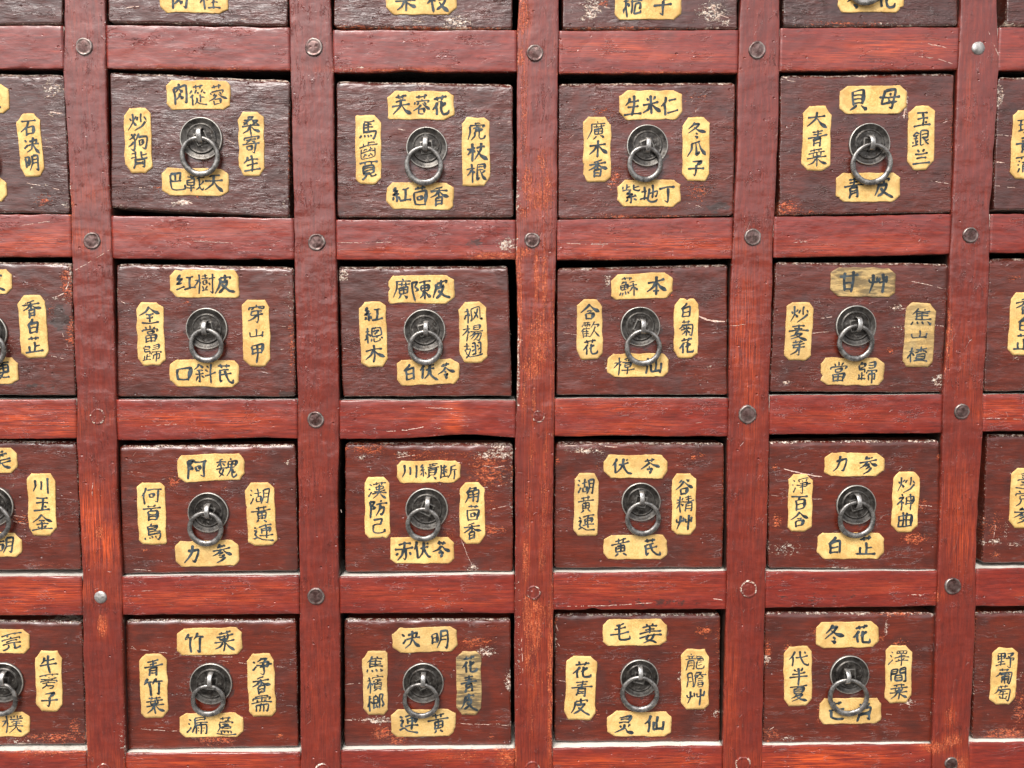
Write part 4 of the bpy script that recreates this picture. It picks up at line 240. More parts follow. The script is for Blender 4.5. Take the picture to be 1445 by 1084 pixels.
 '焦':[[34,98,26,78,8,60],[26,76,26,34],[58,96,64,86],[28,80,84,84],[28,66,78,69],[28,52,78,55],[26,36,90,41],[54,82,54,38],[14,24,6,4],[34,22,38,8],[56,22,62,8],[78,26,92,6]],
 '楊':[[4,66,38,72],[24,96,24,4],[22,66,14,50,2,34],[28,60,38,48],[54,92,55,66],[54,92,86,94,84,70],[55,79,84,81],[55,67,84,69],[42,54,100,60],[62,56,50,36,36,24],[54,42,92,46,86,10,78,0,66,8],[66,42,54,22,40,10],[80,42,66,16,52,0]],
 '狗':[[40,92,24,74,4,60],[18,90,34,62,32,20,26,2,14,12],[30,50,18,32,2,20],[58,96,50,74,38,56],[52,76,92,80,92,40,86,4,72,14],[54,56,56,28],[54,56,74,58,72,30],[56,29,73,31]],
 '背':[[34,96,34,60],[8,82,34,84],[8,60,34,66],[62,98,62,62,70,56,88,58,92,68],[88,86,64,76],[28,50,28,24,20,0],[28,50,76,53,74,8,64,14],[30,36,74,38],[30,22,74,24]],
 '紫':[[30,96,30,68],[30,82,46,84],[14,84,14,66],[6,62,50,70],[62,98,62,72,70,64,88,66,92,74],[88,88,64,80],[50,62,30,48,60,50,26,32,76,36],[68,46,80,34],[50,34,50,4,42,10],[34,24,16,10],[64,24,82,12]],
 '胡':[[6,66,52,72],[28,94,28,50],[14,46,15,16],[14,46,46,50,44,18],[15,17,44,20],[62,88,62,44,48,4],[62,88,92,92,92,50,88,4,76,14],[64,64,92,67],[62,40,90,43]],
 '臺':[[24,92,76,95],[50,99,50,82],[30,82,70,84],[32,74,33,62],[32,74,68,76,66,64],[33,62,66,64],[12,56,12,46],[12,56,90,60,84,50],[28,44,76,47],[48,46,34,34,66,36],[60,42,70,32],[28,20,74,23],[50,34,50,6],[6,4,96,8]],
 '党':[[50,98,50,80],[26,92,34,80],[76,94,66,80],[14,74,12,60],[14,74,90,78,82,64],[32,64,33,42],[32,64,70,66,68,44],[33,43,68,45],[40,42,34,20,8,2],[60,42,60,16,68,6,90,6,94,26]],
 '樸':[[4,66,34,70],[22,96,22,4],[20,64,12,48,2,36],[26,58,34,48],[60,96,60,80],[76,97,76,80],[46,90,52,80],[92,92,84,82],[42,76,96,80],[54,74,60,64],[82,76,76,66],[46,60,94,63],[50,48,90,51],[38,34,100,39],[70,64,68,30,38,2],[70,34,82,16,102,2]],
 '斜':[[26,98,18,82,2,66],[28,96,48,76],[14,64,42,67],[6,48,46,52],[26,66,26,10,18,16],[20,38,6,18],[34,40,46,26],[60,86,70,76],[56,66,66,56],[52,34,100,46],[84,98,84,0]],
}

# ------------------------------------------------------------------ helpers
COL = SC.collection
MM = 0.001
rng = random.Random(7)

def hash2(ix, iy, s):
    h = (ix.astype(np.int64)*374761393 + iy.astype(np.int64)*668265263 + s*1442695041) & 0xffffffff
    h = ((h ^ (h >> 13))*1274126177) & 0xffffffff
    return ((h ^ (h >> 16)) & 0xffffff)/float(0xffffff)

def vn(x, y=0.0, s=0):
    """smooth value noise, -1..1"""
    x = np.asarray(x, float); y = np.asarray(y, float) + x*0
    ix, iy = np.floor(x), np.floor(y)
    fx, fy = x-ix, y-iy
    fx, fy = fx*fx*(3-2*fx), fy*fy*(3-2*fy)
    a = hash2(ix, iy, s); b = hash2(ix+1, iy, s); c = hash2(ix, iy+1, s); d = hash2(ix+1, iy+1, s)
    return ((a*(1-fx)+b*fx)*(1-fy) + (c*(1-fx)+d*fx)*fy)*2-1

def fbm(x, y=0.0, s=0):
    return vn(x, y, s)*0.6 + vn(np.asarray(x)*2.1, np.asarray(y)*2.1, s+5)*0.3 + vn(np.asarray(x)*4.3, np.asarray(y)*4.3, s+9)*0.15

def link(name, verts, faces, mat, parent=None, attrs=None, smooth=True, origin=(0, 0, 0)):
    """verts in mm (x, depth, z on the cabinet front); one mesh object"""
    V = np.asarray(verts, float)*MM - np.asarray(origin, float)*MM
    me = bpy.data.meshes.new(name)
    me.from_pydata(V.tolist(), [], faces)
    if attrs:
        for k, a in attrs.items():
            a = np.asarray(a, float)
            if a.ndim == 2:
                at = me.attributes.new(k, 'FLOAT_COLOR', 'POINT')
                at.data.foreach_set('color', a.ravel())
            else:
                at = me.attributes.new(k, 'FLOAT', 'POINT')
                at.data.foreach_set('value', a)
    me.polygons.foreach_set('use_smooth', [smooth]*len(me.polygons))
    me.materials.append(mat)
    me.update()
    o = bpy.data.objects.new(name, me)
    COL.objects.link(o)
    if parent is not None:
        o.parent = parent
    return o

def empty(name, loc):
    o = bpy.data.objects.new(name, None)
    o.empty_display_size = 0.02
    o.location = loc
    COL.objects.link(o)
    return o

def spots_at(X, Z, spots):
    """wear strength at the points: orange chips, pale chips and painted scratch glints, bright grain, bare dark patch"""
    out = np.zeros((len(X), 4))
    ch = {'o': 0, 'w': 1, 'r': 2, 'd': 3}
    for x, z, rx, rz, st, k in spots:
        d = ((X-x)/(rx*1.25))**2 + ((Z-z)/(rz*1.25))**2
        w = 1.22*st*np.exp(-d*1.0)
        out[:, ch[k]] = np.maximum(out[:, ch[k]], w)
    return out

# ------------------------------------------------------------------ materials
class NT:
    def __init__(self, name):
        self.m = bpy.data.materials.new(name)
        self.m.use_nodes = True
        self.t = self.m.node_tree
        self.b = self.t.nodes['Principled BSDF']
        self.pos = self.n('ShaderNodeNewGeometry').outputs['Position']
    def n(self, k, **kw):
        x = self.t.nodes.new(k)
        for a, v in kw.items():
            setattr(x, a, v)
        return x
    def put(self, sock, v):
        if hasattr(v, 'is_linked') or isinstance(v, bpy.types.NodeSocket):
            self.t.links.new(v, sock)
        else:
            sock.default_value = v
    def vec(self, sx, sy, sz, off=(0, 0, 0), src=None):
        m = self.n('ShaderNodeMapping')
        self.put(m.inputs['Vector'], src or self.pos)
        m.inputs['Scale'].default_value = (sx, sy, sz)
        m.inputs['Location'].default_value = off
        return m.outputs[0]
    def noise(self, vec, scale=1, detail=4, rough=.55, dist=0.0):
        x = self.n('ShaderNodeTexNoise')
        self.put(x.inputs['Vector'], vec)
        x.inputs['Scale'].default_value = scale
        x.inputs['Detail'].default_value = detail
        x.inputs['Roughness'].default_value = rough
        x.inputs['Distortion'].default_value = dist
        return x.outputs['Fac']
    def voro(self, vec, scale=1, feature='F1', rand=1.0):
        x = self.n('ShaderNodeTexVoronoi', feature=feature)
        self.put(x.inputs['Vector'], vec)
        x.inputs['Scale'].default_value = scale
        x.inputs['Randomness'].default_value = rand
        return x.outputs['Distance']
    def ss(self, v, a, b, lo=0.0, hi=1.0):
        x = self.n('ShaderNodeMapRange', interpolation_type='SMOOTHSTEP')
        self.put(x.inputs['Value'], v)
        self.put(x.inputs['From Min'], a); self.put(x.inputs['From Max'], b)
        self.put(x.inputs['To Min'], lo); self.put(x.inputs['To Max'], hi)
        return x.outputs[0]
    def m_(self, op, a, b=0.0, c=0.0, clamp=False):
        x = self.n('ShaderNodeMath', operation=op, use_clamp=clamp)
        self.put(x.inputs[0], a); self.put(x.inputs[1], b); self.put(x.inputs[2], c)
        return x.outputs[0]
    def mix(self, f, a, b):
        x = self.n('ShaderNodeMix', data_type='RGBA')
        self.put(x.inputs[0], f)
        self.put(x.inputs[6], a if not isinstance(a, tuple) else (*a, 1)); self.put(x.inputs[7], b if not isinstance(b, tuple) else (*b, 1))
        return x.outputs[2]
    def ramp(self, v, stops):
        x = self.n('ShaderNodeValToRGB')
        self.put(x.inputs[0], v)
        e = x.color_ramp.elements
        while len(e) < len(stops):
            e.new(0.5)
        for i, (p, c) in enumerate(stops):
            e[i].position = p; e[i].color = (*c, 1)
        return x.outputs[0]
    def attr(self, name, typ='GEOMETRY'):
        return self.n('ShaderNodeAttribute', attribute_name=name, attribute_type=typ)
    def bump(self, h, strength, dist, prev=None):
        x = self.n('ShaderNodeBump')
        x.inputs['Strength'].default_value = strength
        x.inputs['Distance'].default_value = dist
        self.put(x.inputs['Height'], h)
        if prev is not None:
            self.put(x.inputs['Normal'], prev)
        return x.outputs[0]
    def chan(self, colsock):
        s = self.n('ShaderNodeSeparateColor')
        self.put(s.inputs[0], colsock)
        return s.outputs

def lacquer(name, kind):
    """old red or plum lacquer on wood; kind = 'stile', 'rail' or 'front'"""
    t = NT(name)
    vert = kind == 'stile'
    S = 100.0                                    # positions in cm below
    def st(along, across, off=(0, 0, 0)):        # noise space stretched along the grain
        return t.vec(across*S, .7*S, along*S, off) if vert else t.vec(along*S, .7*S, across*S, off)
    wear = t.attr('wear')
    wc = t.chan(wear.outputs['Color'])
    w_o, w_w, w_r, w_d = wc[0], wc[1], wc[2], wear.outputs['Alpha']
    edge = t.attr('edge').outputs['Fac']
    bare = t.attr('bare').outputs['Fac']
    grain = t.noise(st(.45, 4.5), 1, 8, .62, .5)
    fine = t.noise(st(1.6, 22), 1, 5, .6)
    blot = t.noise(t.vec(S*.35, S*.35, S*.35), 1, 5, .6, .4)
    speck = t.noise(t.vec(S*7, S*7, S*7), 1, 5, .65)
    wob = t.noise(t.vec(S*1.1, S*1.1, S*2.4, (3, 1, 7)) if not vert else t.vec(S*2.0, S*2.0, S*1.4, (3, 1, 7)), 1, 5, .55, .5)
    g = t.m_('ADD', t.m_('MULTIPLY', grain, .65), t.m_('MULTIPLY', fine, .35))
    if kind == 'front':
        tone = t.attr('tone', 'OBJECT').outputs['Fac']
        ca = t.ramp(g, [(.30, (.021, .0060, .0042)), (.50, (.050, .0105, .0065)), (.70, (.088, .0165, .0095))])
        cb = t.ramp(g, [(.28, (.062, .0085, .0036)), (.50, (.106, .0125, .0042)), (.74, (.185, .0230, .0065))])
        base = t.mix(tone, ca, cb)
        base = t.mix(t.ss(blot, .42, .66, 0, .55), base, (.030, .011, .009))
    elif kind == 'rail':
        base = t.ramp(g, [(.27, (.050, .0075, .0050)), (.45, (.128, .0122, .0075)), (.59, (.205, .0195, .0095)), (.76, (.400, .0480, .0150))])
        base = t.mix(t.ss(blot, .52, .75, 0, .55), base, (.085, .0140, .0090))
    else:
        base = t.ramp(g, [(.28, (.066, .0095, .0060)), (.50, (.128, .0135, .0070)), (.72, (.225, .0250, .0095))])
        base = t.mix(t.ss(blot, .50, .75, 0, .5), base, (.085, .0140, .0095))
    # rubbed bright grain (r)
    rg = t.m_('MULTIPLY', w_r, t.ss(t.noise(st(.35, 14, (5, 2, 1)), 1, 6, .65, .5), .42, .62))
    base = t.mix(t.m_('MULTIPLY', rg, 1.1, clamp=True), base, (.58, .080, .015))
    # orange chips
    n1 = t.noise(st(1.6, 11, (11, 0, 4)) if vert else st(2.6, 9, (11, 0, 4)), 1, 6, .70, .5)
    crumb = t.noise(t.vec(S*8, S*8, S*15, (5, 5, 2)), 1, 5, .75, .6)
    n1 = t.m_('ADD', t.m_('MULTIPLY', n1, .5), t.m_('MULTIPLY', crumb, .5))
    lim = t.m_('SUBTRACT', .665, t.m_('MULTIPLY', w_o, .21))
    e1 = t.m_('MULTIPLY', edge, .095)
    lim = t.m_('SUBTRACT', lim, e1)
    lim = t.m_('MAXIMUM', lim, .490)
    mo = t.ss(t.m_('SUBTRACT', n1, lim), 0, .022)
    oc = t.mix(t.ss(speck, .35, .65), (.34, .036, .012), (.66, .165, .055))
    base = t.mix(t.m_('MULTIPLY', mo, .85), base, oc)
    # pale chips to bare gesso and wood, plus painted glints and edge highlights
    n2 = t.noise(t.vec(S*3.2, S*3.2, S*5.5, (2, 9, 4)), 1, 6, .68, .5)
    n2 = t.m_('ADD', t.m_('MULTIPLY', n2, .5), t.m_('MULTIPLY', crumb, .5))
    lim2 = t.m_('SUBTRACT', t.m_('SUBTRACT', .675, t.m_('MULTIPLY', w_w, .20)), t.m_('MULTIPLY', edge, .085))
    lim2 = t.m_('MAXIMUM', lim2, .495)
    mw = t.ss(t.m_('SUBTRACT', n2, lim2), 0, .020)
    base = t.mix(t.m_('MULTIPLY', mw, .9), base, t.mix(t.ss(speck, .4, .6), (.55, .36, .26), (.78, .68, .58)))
    # dark bare patches and grime, with painted plate-rim shadow
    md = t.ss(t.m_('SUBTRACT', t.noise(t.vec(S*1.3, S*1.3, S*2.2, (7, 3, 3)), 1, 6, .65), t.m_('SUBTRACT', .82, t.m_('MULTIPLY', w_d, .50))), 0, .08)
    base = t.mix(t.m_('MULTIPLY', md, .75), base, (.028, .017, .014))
    # small knocks and fine scratches
    vor = t.voro(t.vec(S*.95, S*.95, S*1.25, (1, 5, 2)), 1)
    pit = t.m_('SUBTRACT', 1.0, t.ss(vor, .03, .12))
    pitn = t.m_('MULTIPLY', pit, t.ss(t.noise(t.vec(S*.9, S*.9, S*.9, (4, 4, 9)), 1, 2), .44, .56))
    scr = t.m_('SUBTRACT', 1.0, t.ss(t.voro(t.vec(S*.22, S*.5, S*2.6, (3, 5, 9)) if not vert else t.vec(S*1.8, S*.5, S*.30, (3, 5, 9)), 1, 'DISTANCE_TO_EDGE'), .0, .012))
    scr = t.m_('MULTIPLY', scr, t.ss(t.noise(t.vec(S*.55, S*.55, S*.8, (14, 4, 9)), 1, 3), .55, .66))
    base = t.mix(t.m_('MULTIPLY', scr, .30), base, (.50, .30, .24))
    # bare unpainted wood behind the front edge
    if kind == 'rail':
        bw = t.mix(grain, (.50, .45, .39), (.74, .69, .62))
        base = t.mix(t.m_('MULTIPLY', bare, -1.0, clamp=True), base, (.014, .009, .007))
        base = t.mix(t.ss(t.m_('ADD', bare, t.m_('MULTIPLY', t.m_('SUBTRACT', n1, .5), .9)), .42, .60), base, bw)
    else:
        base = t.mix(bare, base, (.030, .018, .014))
    t.put(t.b.inputs['Base Color'], base)
    r = t.m_('ADD', t.ss(t.noise(t.vec(S*.8, S*.8, S*1.2, (6, 6, 6)), 1, 4), .3, .7, .30, .52), t.m_('MULTIPLY', t.m_('MAXIMUM', mo, mw), .3))
    if kind == 'rail':
        r = t.m_('MAXIMUM', r, t.m_('MULTIPLY', t.m_('ABSOLUTE', bare), .8))
    t.put(t.b.inputs['Roughness'], r)
    t.b.inputs['Specular IOR Level'].default_value = .30
    t.b.inputs['Coat Weight'].default_value = .80
    t.put(t.b.inputs['Coat Roughness'], t.ss(t.noise(t.vec(S*.5, S*.5, S*.5, (1, 6, 3)), 1, 4), .3, .7, .04, .17))
    # relief
    wk = t.attr('wrinkle', 'OBJECT').outputs['Fac'] if kind == 'front' else .5
    wk = t.m_('MULTIPLY', wk, t.ss(t.noise(t.vec(S*.28, S*.28, S*.28, (8, 2, 2)), 1, 3), .38, .62, .35, 1.15))
    slow = t.noise(t.vec(S*.5, S*.5, S*.8, (2, 8, 5)), 1, 2, .4)
    nb = t.bump(slow, 1.0, .0012)
    nb = t.bump(t.m_('MULTIPLY', wob, t.m_('ADD', wk, .10)), 1.0, {'front': .00075, 'rail': .00030, 'stile': .00060}[kind], nb)
    crease = t.m_('ABSOLUTE', t.m_('SUBTRACT', t.noise(st(.38, 1.9, (4, 7, 2)), 1, 4, .6, .7), .5))
    cmask = t.ss(t.noise(t.vec(S*.45, S*.45, S*.6, (1, 9, 9)), 1, 3), .50, .62)
    crease = t.m_('MULTIPLY', t.m_('SUBTRACT', 1.0, t.ss(crease, 0, .022)), t.m_('MULTIPLY', cmask, t.m_('ADD', wk, .35)))
    wr = t.noise(st(.9, 5.5, (8, 8, 1)), 1, 5, .6, 1.6)
    nb = t.bump(t.m_('MULTIPLY', wr, wk), 1.0, .00045 if kind == 'front' else .00012, nb)
    nb = t.bump(crease, 1.0, .00034, nb)
    nb = t.bump(fine, .9, .00007, nb)
    hgt = t.m_('ADD', t.m_('MULTIPLY', t.m_('MAXIMUM', mo, mw), 1.0), t.m_('ADD', t.m_('MULTIPLY', pitn, 1.6), t.m_('MULTIPLY', scr, .8)))
    nb = t.bump(t.m_('MULTIPLY', hgt, -1.0), 1.0, .0004, nb)
    nb = t.bump(speck, .7, .00006, nb)
    t.put(t.b.inputs['Normal'], nb)
    t.put(t.b.inputs['Coat Normal'], nb)
    return t.m

def paper_mat():
    t = NT('label_paper'); S = 100.0
    stain = t.attr('stain', 'OBJECT').outputs['Fac']
    f1 = t.noise(t.vec(S*9, S*9, S*9), 1, 5, .7)
    f2 = t.noise(t.vec(S*.9, S*.9, S*.9, (3, 3, 3)), 1, 5, .6)
    fib = t.noise(t.vec(S*3, S*3, S*26, (1, 2, 3)), 1, 4, .6)
    c = t.mix(t.ss(f1, .3, .7), (.46, .265, .070), (.76, .490, .170))
    c = t.mix(t.ss(f2, .40, .62, 0, .6), c, (.84, .575, .225))
    c = t.mix(t.ss(t.noise(t.vec(S*.6, S*.6, S*.6, (13, 3, 3)), 1, 5, .6), .47, .62, 0, .55), c, (.42, .235, .065))
    c = t.mix(t.m_('SUBTRACT', 1.0, t.ss(t.m_('ABSOLUTE', t.m_('SUBTRACT', t.noise(t.vec(S*.8, S*.8, S*.8, (3, 33, 3)), 1, 3, .5, 1), .5)), 0, .010, .6, 1)), c, (.36, .22, .09))
    c = t.mix(t.ss(t.noise(t.vec(S*14, S*14, S*14, (9, 2, 3)), 1, 3, .6), .64, .72, 0, .35), c, (.36, .20, .06))
    d = t.m_('MULTIPLY', stain, t.ss(f2, .25, .62, .45, 1.0))
    c = t.mix(t.m_('MULTIPLY', d, .80), c, t.mix(t.ss(fib, .35, .65), (.20, .145, .070), (.40, .285, .130)))
    d2 = t.m_('MULTIPLY', t.ss(stain, .5, 1.0), t.ss(t.noise(t.vec(S*.7, S*.7, S*3.5, (9, 9, 9)), 1, 5, .6), .40, .58))
    c = t.mix(t.m_('MULTIPLY', d2, .88), c, (.075, .056, .034))
    edge = t.attr('edge').outputs['Fac']
    c = t.mix(t.m_('MULTIPLY', t.m_('MULTIPLY', edge, t.ss(f1, .40, .6)), .45), c, (.28, .15, .06))
    t.put(t.b.inputs['Base Color'], c)
    t.b.inputs['Roughness'].default_value = .62
    t.b.inputs['Specular IOR Level'].default_value = .3
    nb = t.bump(t.noise(t.vec(S*1.2, S*1.2, S*1.2, (5, 5, 5)), 1, 4, .55, 1.5), 1.0, .00045)
    nb = t.bump(fib, .6, .00005, nb)
    t.put(t.b.inputs['Normal'], nb)
    return t.m

def ink_mat():
    t = NT('brush_ink'); S = 100.0
    f = t.noise(t.vec(S*10, S*10, S*10), 1, 4, .7)
    dry = t.noise(t.vec(S*2.2, S*2.2, S*2.2, (4, 4, 4)), 1, 3, .6)
    c = t.mix(t.ss(dry, .40, .70, 0, .8), (.014, .021, .026), (.065, .085, .095))
    c = t.mix(t.ss(f, .62, .74, 0, .45), c, (.30, .24, .12))
    t.put(t.b.inputs['Base Color'], c)
    t.b.inputs['Roughness'].default_value = .55
    t.b.inputs['Specular IOR Level'].default_value = .3
    return t.m

def metal_mat(name, a, b, rough, dirt):
    t = NT(name); S = 100.0
    n = t.noise(t.vec(S*2.2, S*2.2, S*2.2), 1, 6, .65)
    f = t.noise(t.vec(S*14, S*14, S*14, (2, 2, 2)), 1, 4, .6)
    c = t.mix(t.ss(n, .35, .65), a, b)
    m = t.ss(t.noise(t.vec(S*4, S*4, S*4, (7, 1, 7)), 1, 5, .7), .50, .66)
    c = t.mix(t.m_('MULTIPLY', m, dirt), c, (.030, .022, .016))
    hi = t.attr('edge').outputs['Fac']
    c = t.mix(t.m_('MULTIPLY', hi, .75), c, (.62, .58, .52))
    t.put(t.b.inputs['Base Color'], c)
    t.b.inputs['Metallic'].default_value = .75
    t.put(t.b.inputs['Roughness'], t.m_('ADD', t.ss(n, .3, .7, rough-.08, rough+.1), t.m_('MULTIPLY', m, .18)))
    nb = t.bump(n, 1.0, .0003)
    nb = t.bump(f, .8, .00006, nb)
    t.put(t.b.inputs['Normal'], nb)
    return t.m

def flat_mat(name, a, b, scale, rough):
    t = NT(name)
    n = t.noise(t.vec(scale, scale, scale), 1, 6, .6)
    t.put(t.b.inputs['Base Color'], t.mix(t.ss(n, .3, .7), a, b))
    t.b.inputs['Roughness'].default_value = rough
    t.put(t.b.inputs['Normal'], t.bump(n, .5, .002))
    return t.m

M_STILE = lacquer('red_lacquer_upright_grain', 'stile')
M_RAIL = lacquer('red_lacquer_level_grain', 'rail')
M_FRONT = lacquer('plum_lacquer_drawer', 'front')
M_PAPER, M_INK = paper_mat(), ink_mat()
M_PLATE = metal_mat('aged_brass_plate', (.020, .017, .015), (.080, .072, .064), .32, .85)
M_RING = metal_mat('worn_iron_ring', (.095, .088, .082), (.270, .255, .240), .24, .5)
M_STAPLE = metal_mat('polished_staple', (.22, .21, .20), (.50, .48, .46), .26, .3)
M_NAIL = metal_mat('bright_nail_head', (.22, .20, .19), (.42, .39, .37), .42, .25)
M_SCORE = flat_mat('scored_paint', (.42, .20, .14), (.80, .66, .56), 900, .6)
M_PEG = metal_mat('painted_peg_head', (.070, .030, .026), (.160, .100, .092), .30, .6)
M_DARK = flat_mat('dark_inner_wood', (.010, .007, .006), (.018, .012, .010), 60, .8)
M_GROUND = flat_mat('grey_paving', (.070, .067, .062), (.110, .105, .098), 3, .8)

def add_strips(ob, lines, gx, gz, gy, org, seed):
    """thin broken score marks laid in the paint of ob as a second material"""
    if not lines:
        return
    me = ob.data
    bm = bmesh.new(); bm.from_mesh(me)
    me.materials.append(M_SCORE)
    rg = random.Random(seed)
    for ln in lines:
        wdt, pts = ln[0], ln[1:]
        P = [(pts[i], pts[i+1]) for i in range(0, len(pts), 2)]
        S = []
        for p, q in zip(P[:-1], P[1:]):
            n = max(2, int(math.dist(p, q)/.7))
            for k in range(n):
                S.append((p[0]+(q[0]-p[0])*k/n, p[1]+(q[1]-p[1])*k/n))
        S.append(P[-1])
        S = np.array(S); off = .22*vn(np.arange(len(S))/4.0, 0, seed)+.10*vn(np.arange(len(S))/1.3, 5, seed)
        prev, on = None, True
        for k in range(len(S)):
            d = S[min(k+1, len(S)-1)]-S[max(k-1, 0)]; d = d/(np.linalg.norm(d)+1e-9)
            nrm = np.array([-d[1], d[0]])
            c = S[k]+nrm*off[k]
            j = int(np.argmin((gx-c[0])**2+(gz-c[1])**2))
            w = wdt*(.35+.65*abs(float(vn(k/2.3, 9, seed+3)))+.2)*min(1.0, .3+min(k, len(S)-1-k)/4.0)
            vv = []
            for sgn in (-1, 1):
                p = c+nrm*w*.5*sgn
                vv.append(bm.verts.new(((p[0]-org[0])*MM, (gy[j]-.06-org[1])*MM, (p[1]+ZB-org[2])*MM)))
            if rg.random() < .16: on = not on
            if prev and (on or wdt > .7):
                f = bm.faces.new((prev[0], prev[1], vv[1], vv[0])); f.material_index = len(me.materials)-1
            prev = vv
    loose = [v for v in bm.verts if not v.link_faces]
    for v in loose: bm.verts.remove(v)
    bm.to_mesh(me); bm.free()

# ------------------------------------------------------------------ setting: the ground in front
def box(name, x0, x1, y0, y1, z0, z1, mat, parent=None):
    v = [(x, y, z) for x in (x0, x1) for y in (y0, y1) for z in (z0, z1)]
    f = [(0, 1, 3, 2), (4, 6, 7, 5), (0, 4, 5, 1), (2, 3, 7, 6), (0, 2, 6, 4), (1, 5, 7, 3)]
    return link(name, v, f, mat, parent, smooth=False)

g = link('ground', [(-60000, -60000, 0), (60000, -60000, 0), (60000, 60000, 0), (-60000, 60000, 0)], [(0, 1, 2, 3)], M_GROUND, smooth=False)
g['kind'] = 'structure'

# ------------------------------------------------------------------ the cabinet frame
CAB = empty('medicine_cabinet', (0, 0.2, 0))
CAB['label'] = 'worn red lacquered cabinet frame of crossing stiles and rails holding rows of small drawers'
CAB['category'] = 'cabinet'
ZB = H0*1000.0                                   # mm height of the measured origin
CABO = (0, 200, 0)

def board(name, axis, ts, A, B, mat, parent, seed, rmin=.7, rmax=2.0, depth=42.0, bow=.12, base=0.0, na=12):
    """a long plank: ts = stations along it, A/B = its two edges at each station (mm), rounded and knocked front edges"""
    ts, A, B = np.asarray(ts, float), np.asarray(A, float), np.asarray(B, float)
    n = len(ts)
    wobA = fbm(ts/14.0, 0, seed)*.35 + vn(ts/4.0, 3, seed)*.10
    wobB = fbm(ts/14.0, 9, seed+1)*.35 + vn(ts/4.0, 5, seed)*.10
    A = A + wobA; B = B + wobB
    rA = rmin + (rmax-rmin)*np.clip(fbm(ts/11.0, 1, seed+2)*.9+.35, 0, 1)
    rB = rmin + (rmax-rmin)*np.clip(fbm(ts/11.0, 2, seed+3)*.9+.35, 0, 1)
    cols, edge, bare = [], [], []
    def add(pos, y, e, b):
        cols.append((pos, y)); edge.append(e+np.zeros(n)); bare.append(b+np.zeros(n))
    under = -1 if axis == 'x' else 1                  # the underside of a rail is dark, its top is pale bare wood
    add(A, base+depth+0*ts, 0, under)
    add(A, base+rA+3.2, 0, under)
    add(A, base+rA+.6, .4, 0)
    for k in range(4):
        th = math.pi/2*k/3
        add(A + rA*(1-math.cos(th)), base + rA*(1-math.sin(th)), (1, 1, .8, .35)[k], 0)
    for k in range(1, na):
        u = k/float(na)
        pos = (A+rA)*(1-u) + (B-rB)*u
        add(pos, base + bow*(fbm(ts/16.0, u*4, seed+4)) - .18*math.sin(math.pi*u)*bow*3, .12*max(0, 1-min(u, 1-u)*na/1.6), 0)
    for k in range(4):
        th = math.pi/2*(3-k)/3
        add(B - rB*(1-math.cos(th)), base + rB*(1-math.sin(th)), (.35, .8, 1, 1)[k], 0)
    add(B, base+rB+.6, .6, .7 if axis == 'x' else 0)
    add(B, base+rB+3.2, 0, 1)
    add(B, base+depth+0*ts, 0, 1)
    m = len(cols)
    P = np.zeros((n, m, 3))
    for j, (pos, y) in enumerate(cols):
        if axis == 'z':
            P[:, j, 0] = pos; P[:, j, 2] = ts
        else:
            P[:, j, 2] = pos; P[:, j, 0] = ts
        P[:, j, 1] = y
    V = P.reshape(-1, 3)
    F = []
    for i in range(n-1):
        for j in range(m-1):
            a, b, c, d = i*m+j, i*m+j+1, (i+1)*m+j+1, (i+1)*m+j
            F.append((a, b, c, d) if axis == 'z' else (a, d, c, b))
    F.append(tuple(range(m)) if axis != 'z' else tuple(range(m-1, -1, -1)))
    F.append(tuple(range(n*m-1, (n-1)*m-1, -1)) if axis != 'z' else tuple(range((n-1)*m, n*m)))
    W = spots_at(V[:, 0], V[:, 2], FRAME_WEAR)
    W[:, 2] = np.maximum(W[:, 2], .75*W[:, 0])
    W[:, 2] *= .85
    if axis == 'z': W[:, 0] *= 1.15
    V = V + np.array([0, 0, ZB])
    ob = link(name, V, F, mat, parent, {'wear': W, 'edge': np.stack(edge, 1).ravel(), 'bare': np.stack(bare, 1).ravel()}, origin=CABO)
    x0, x1, z0, z1 = V[:, 0].min(), V[:, 0].max(), V[:, 2].min()-ZB, V[:, 2].max()-ZB
    mine = [l for l in SCR['frame'] if x0-1 <= (l[1]+l[-2])/2 <= x1+1 and z0 <= (l[2]+l[-1])/2 <= z1]
    keep = V[:, 1] < base+1.0
    add_strips(ob, mine, V[keep, 0], V[keep, 2]-ZB, V[keep, 1], CABO, seed)
    return ob

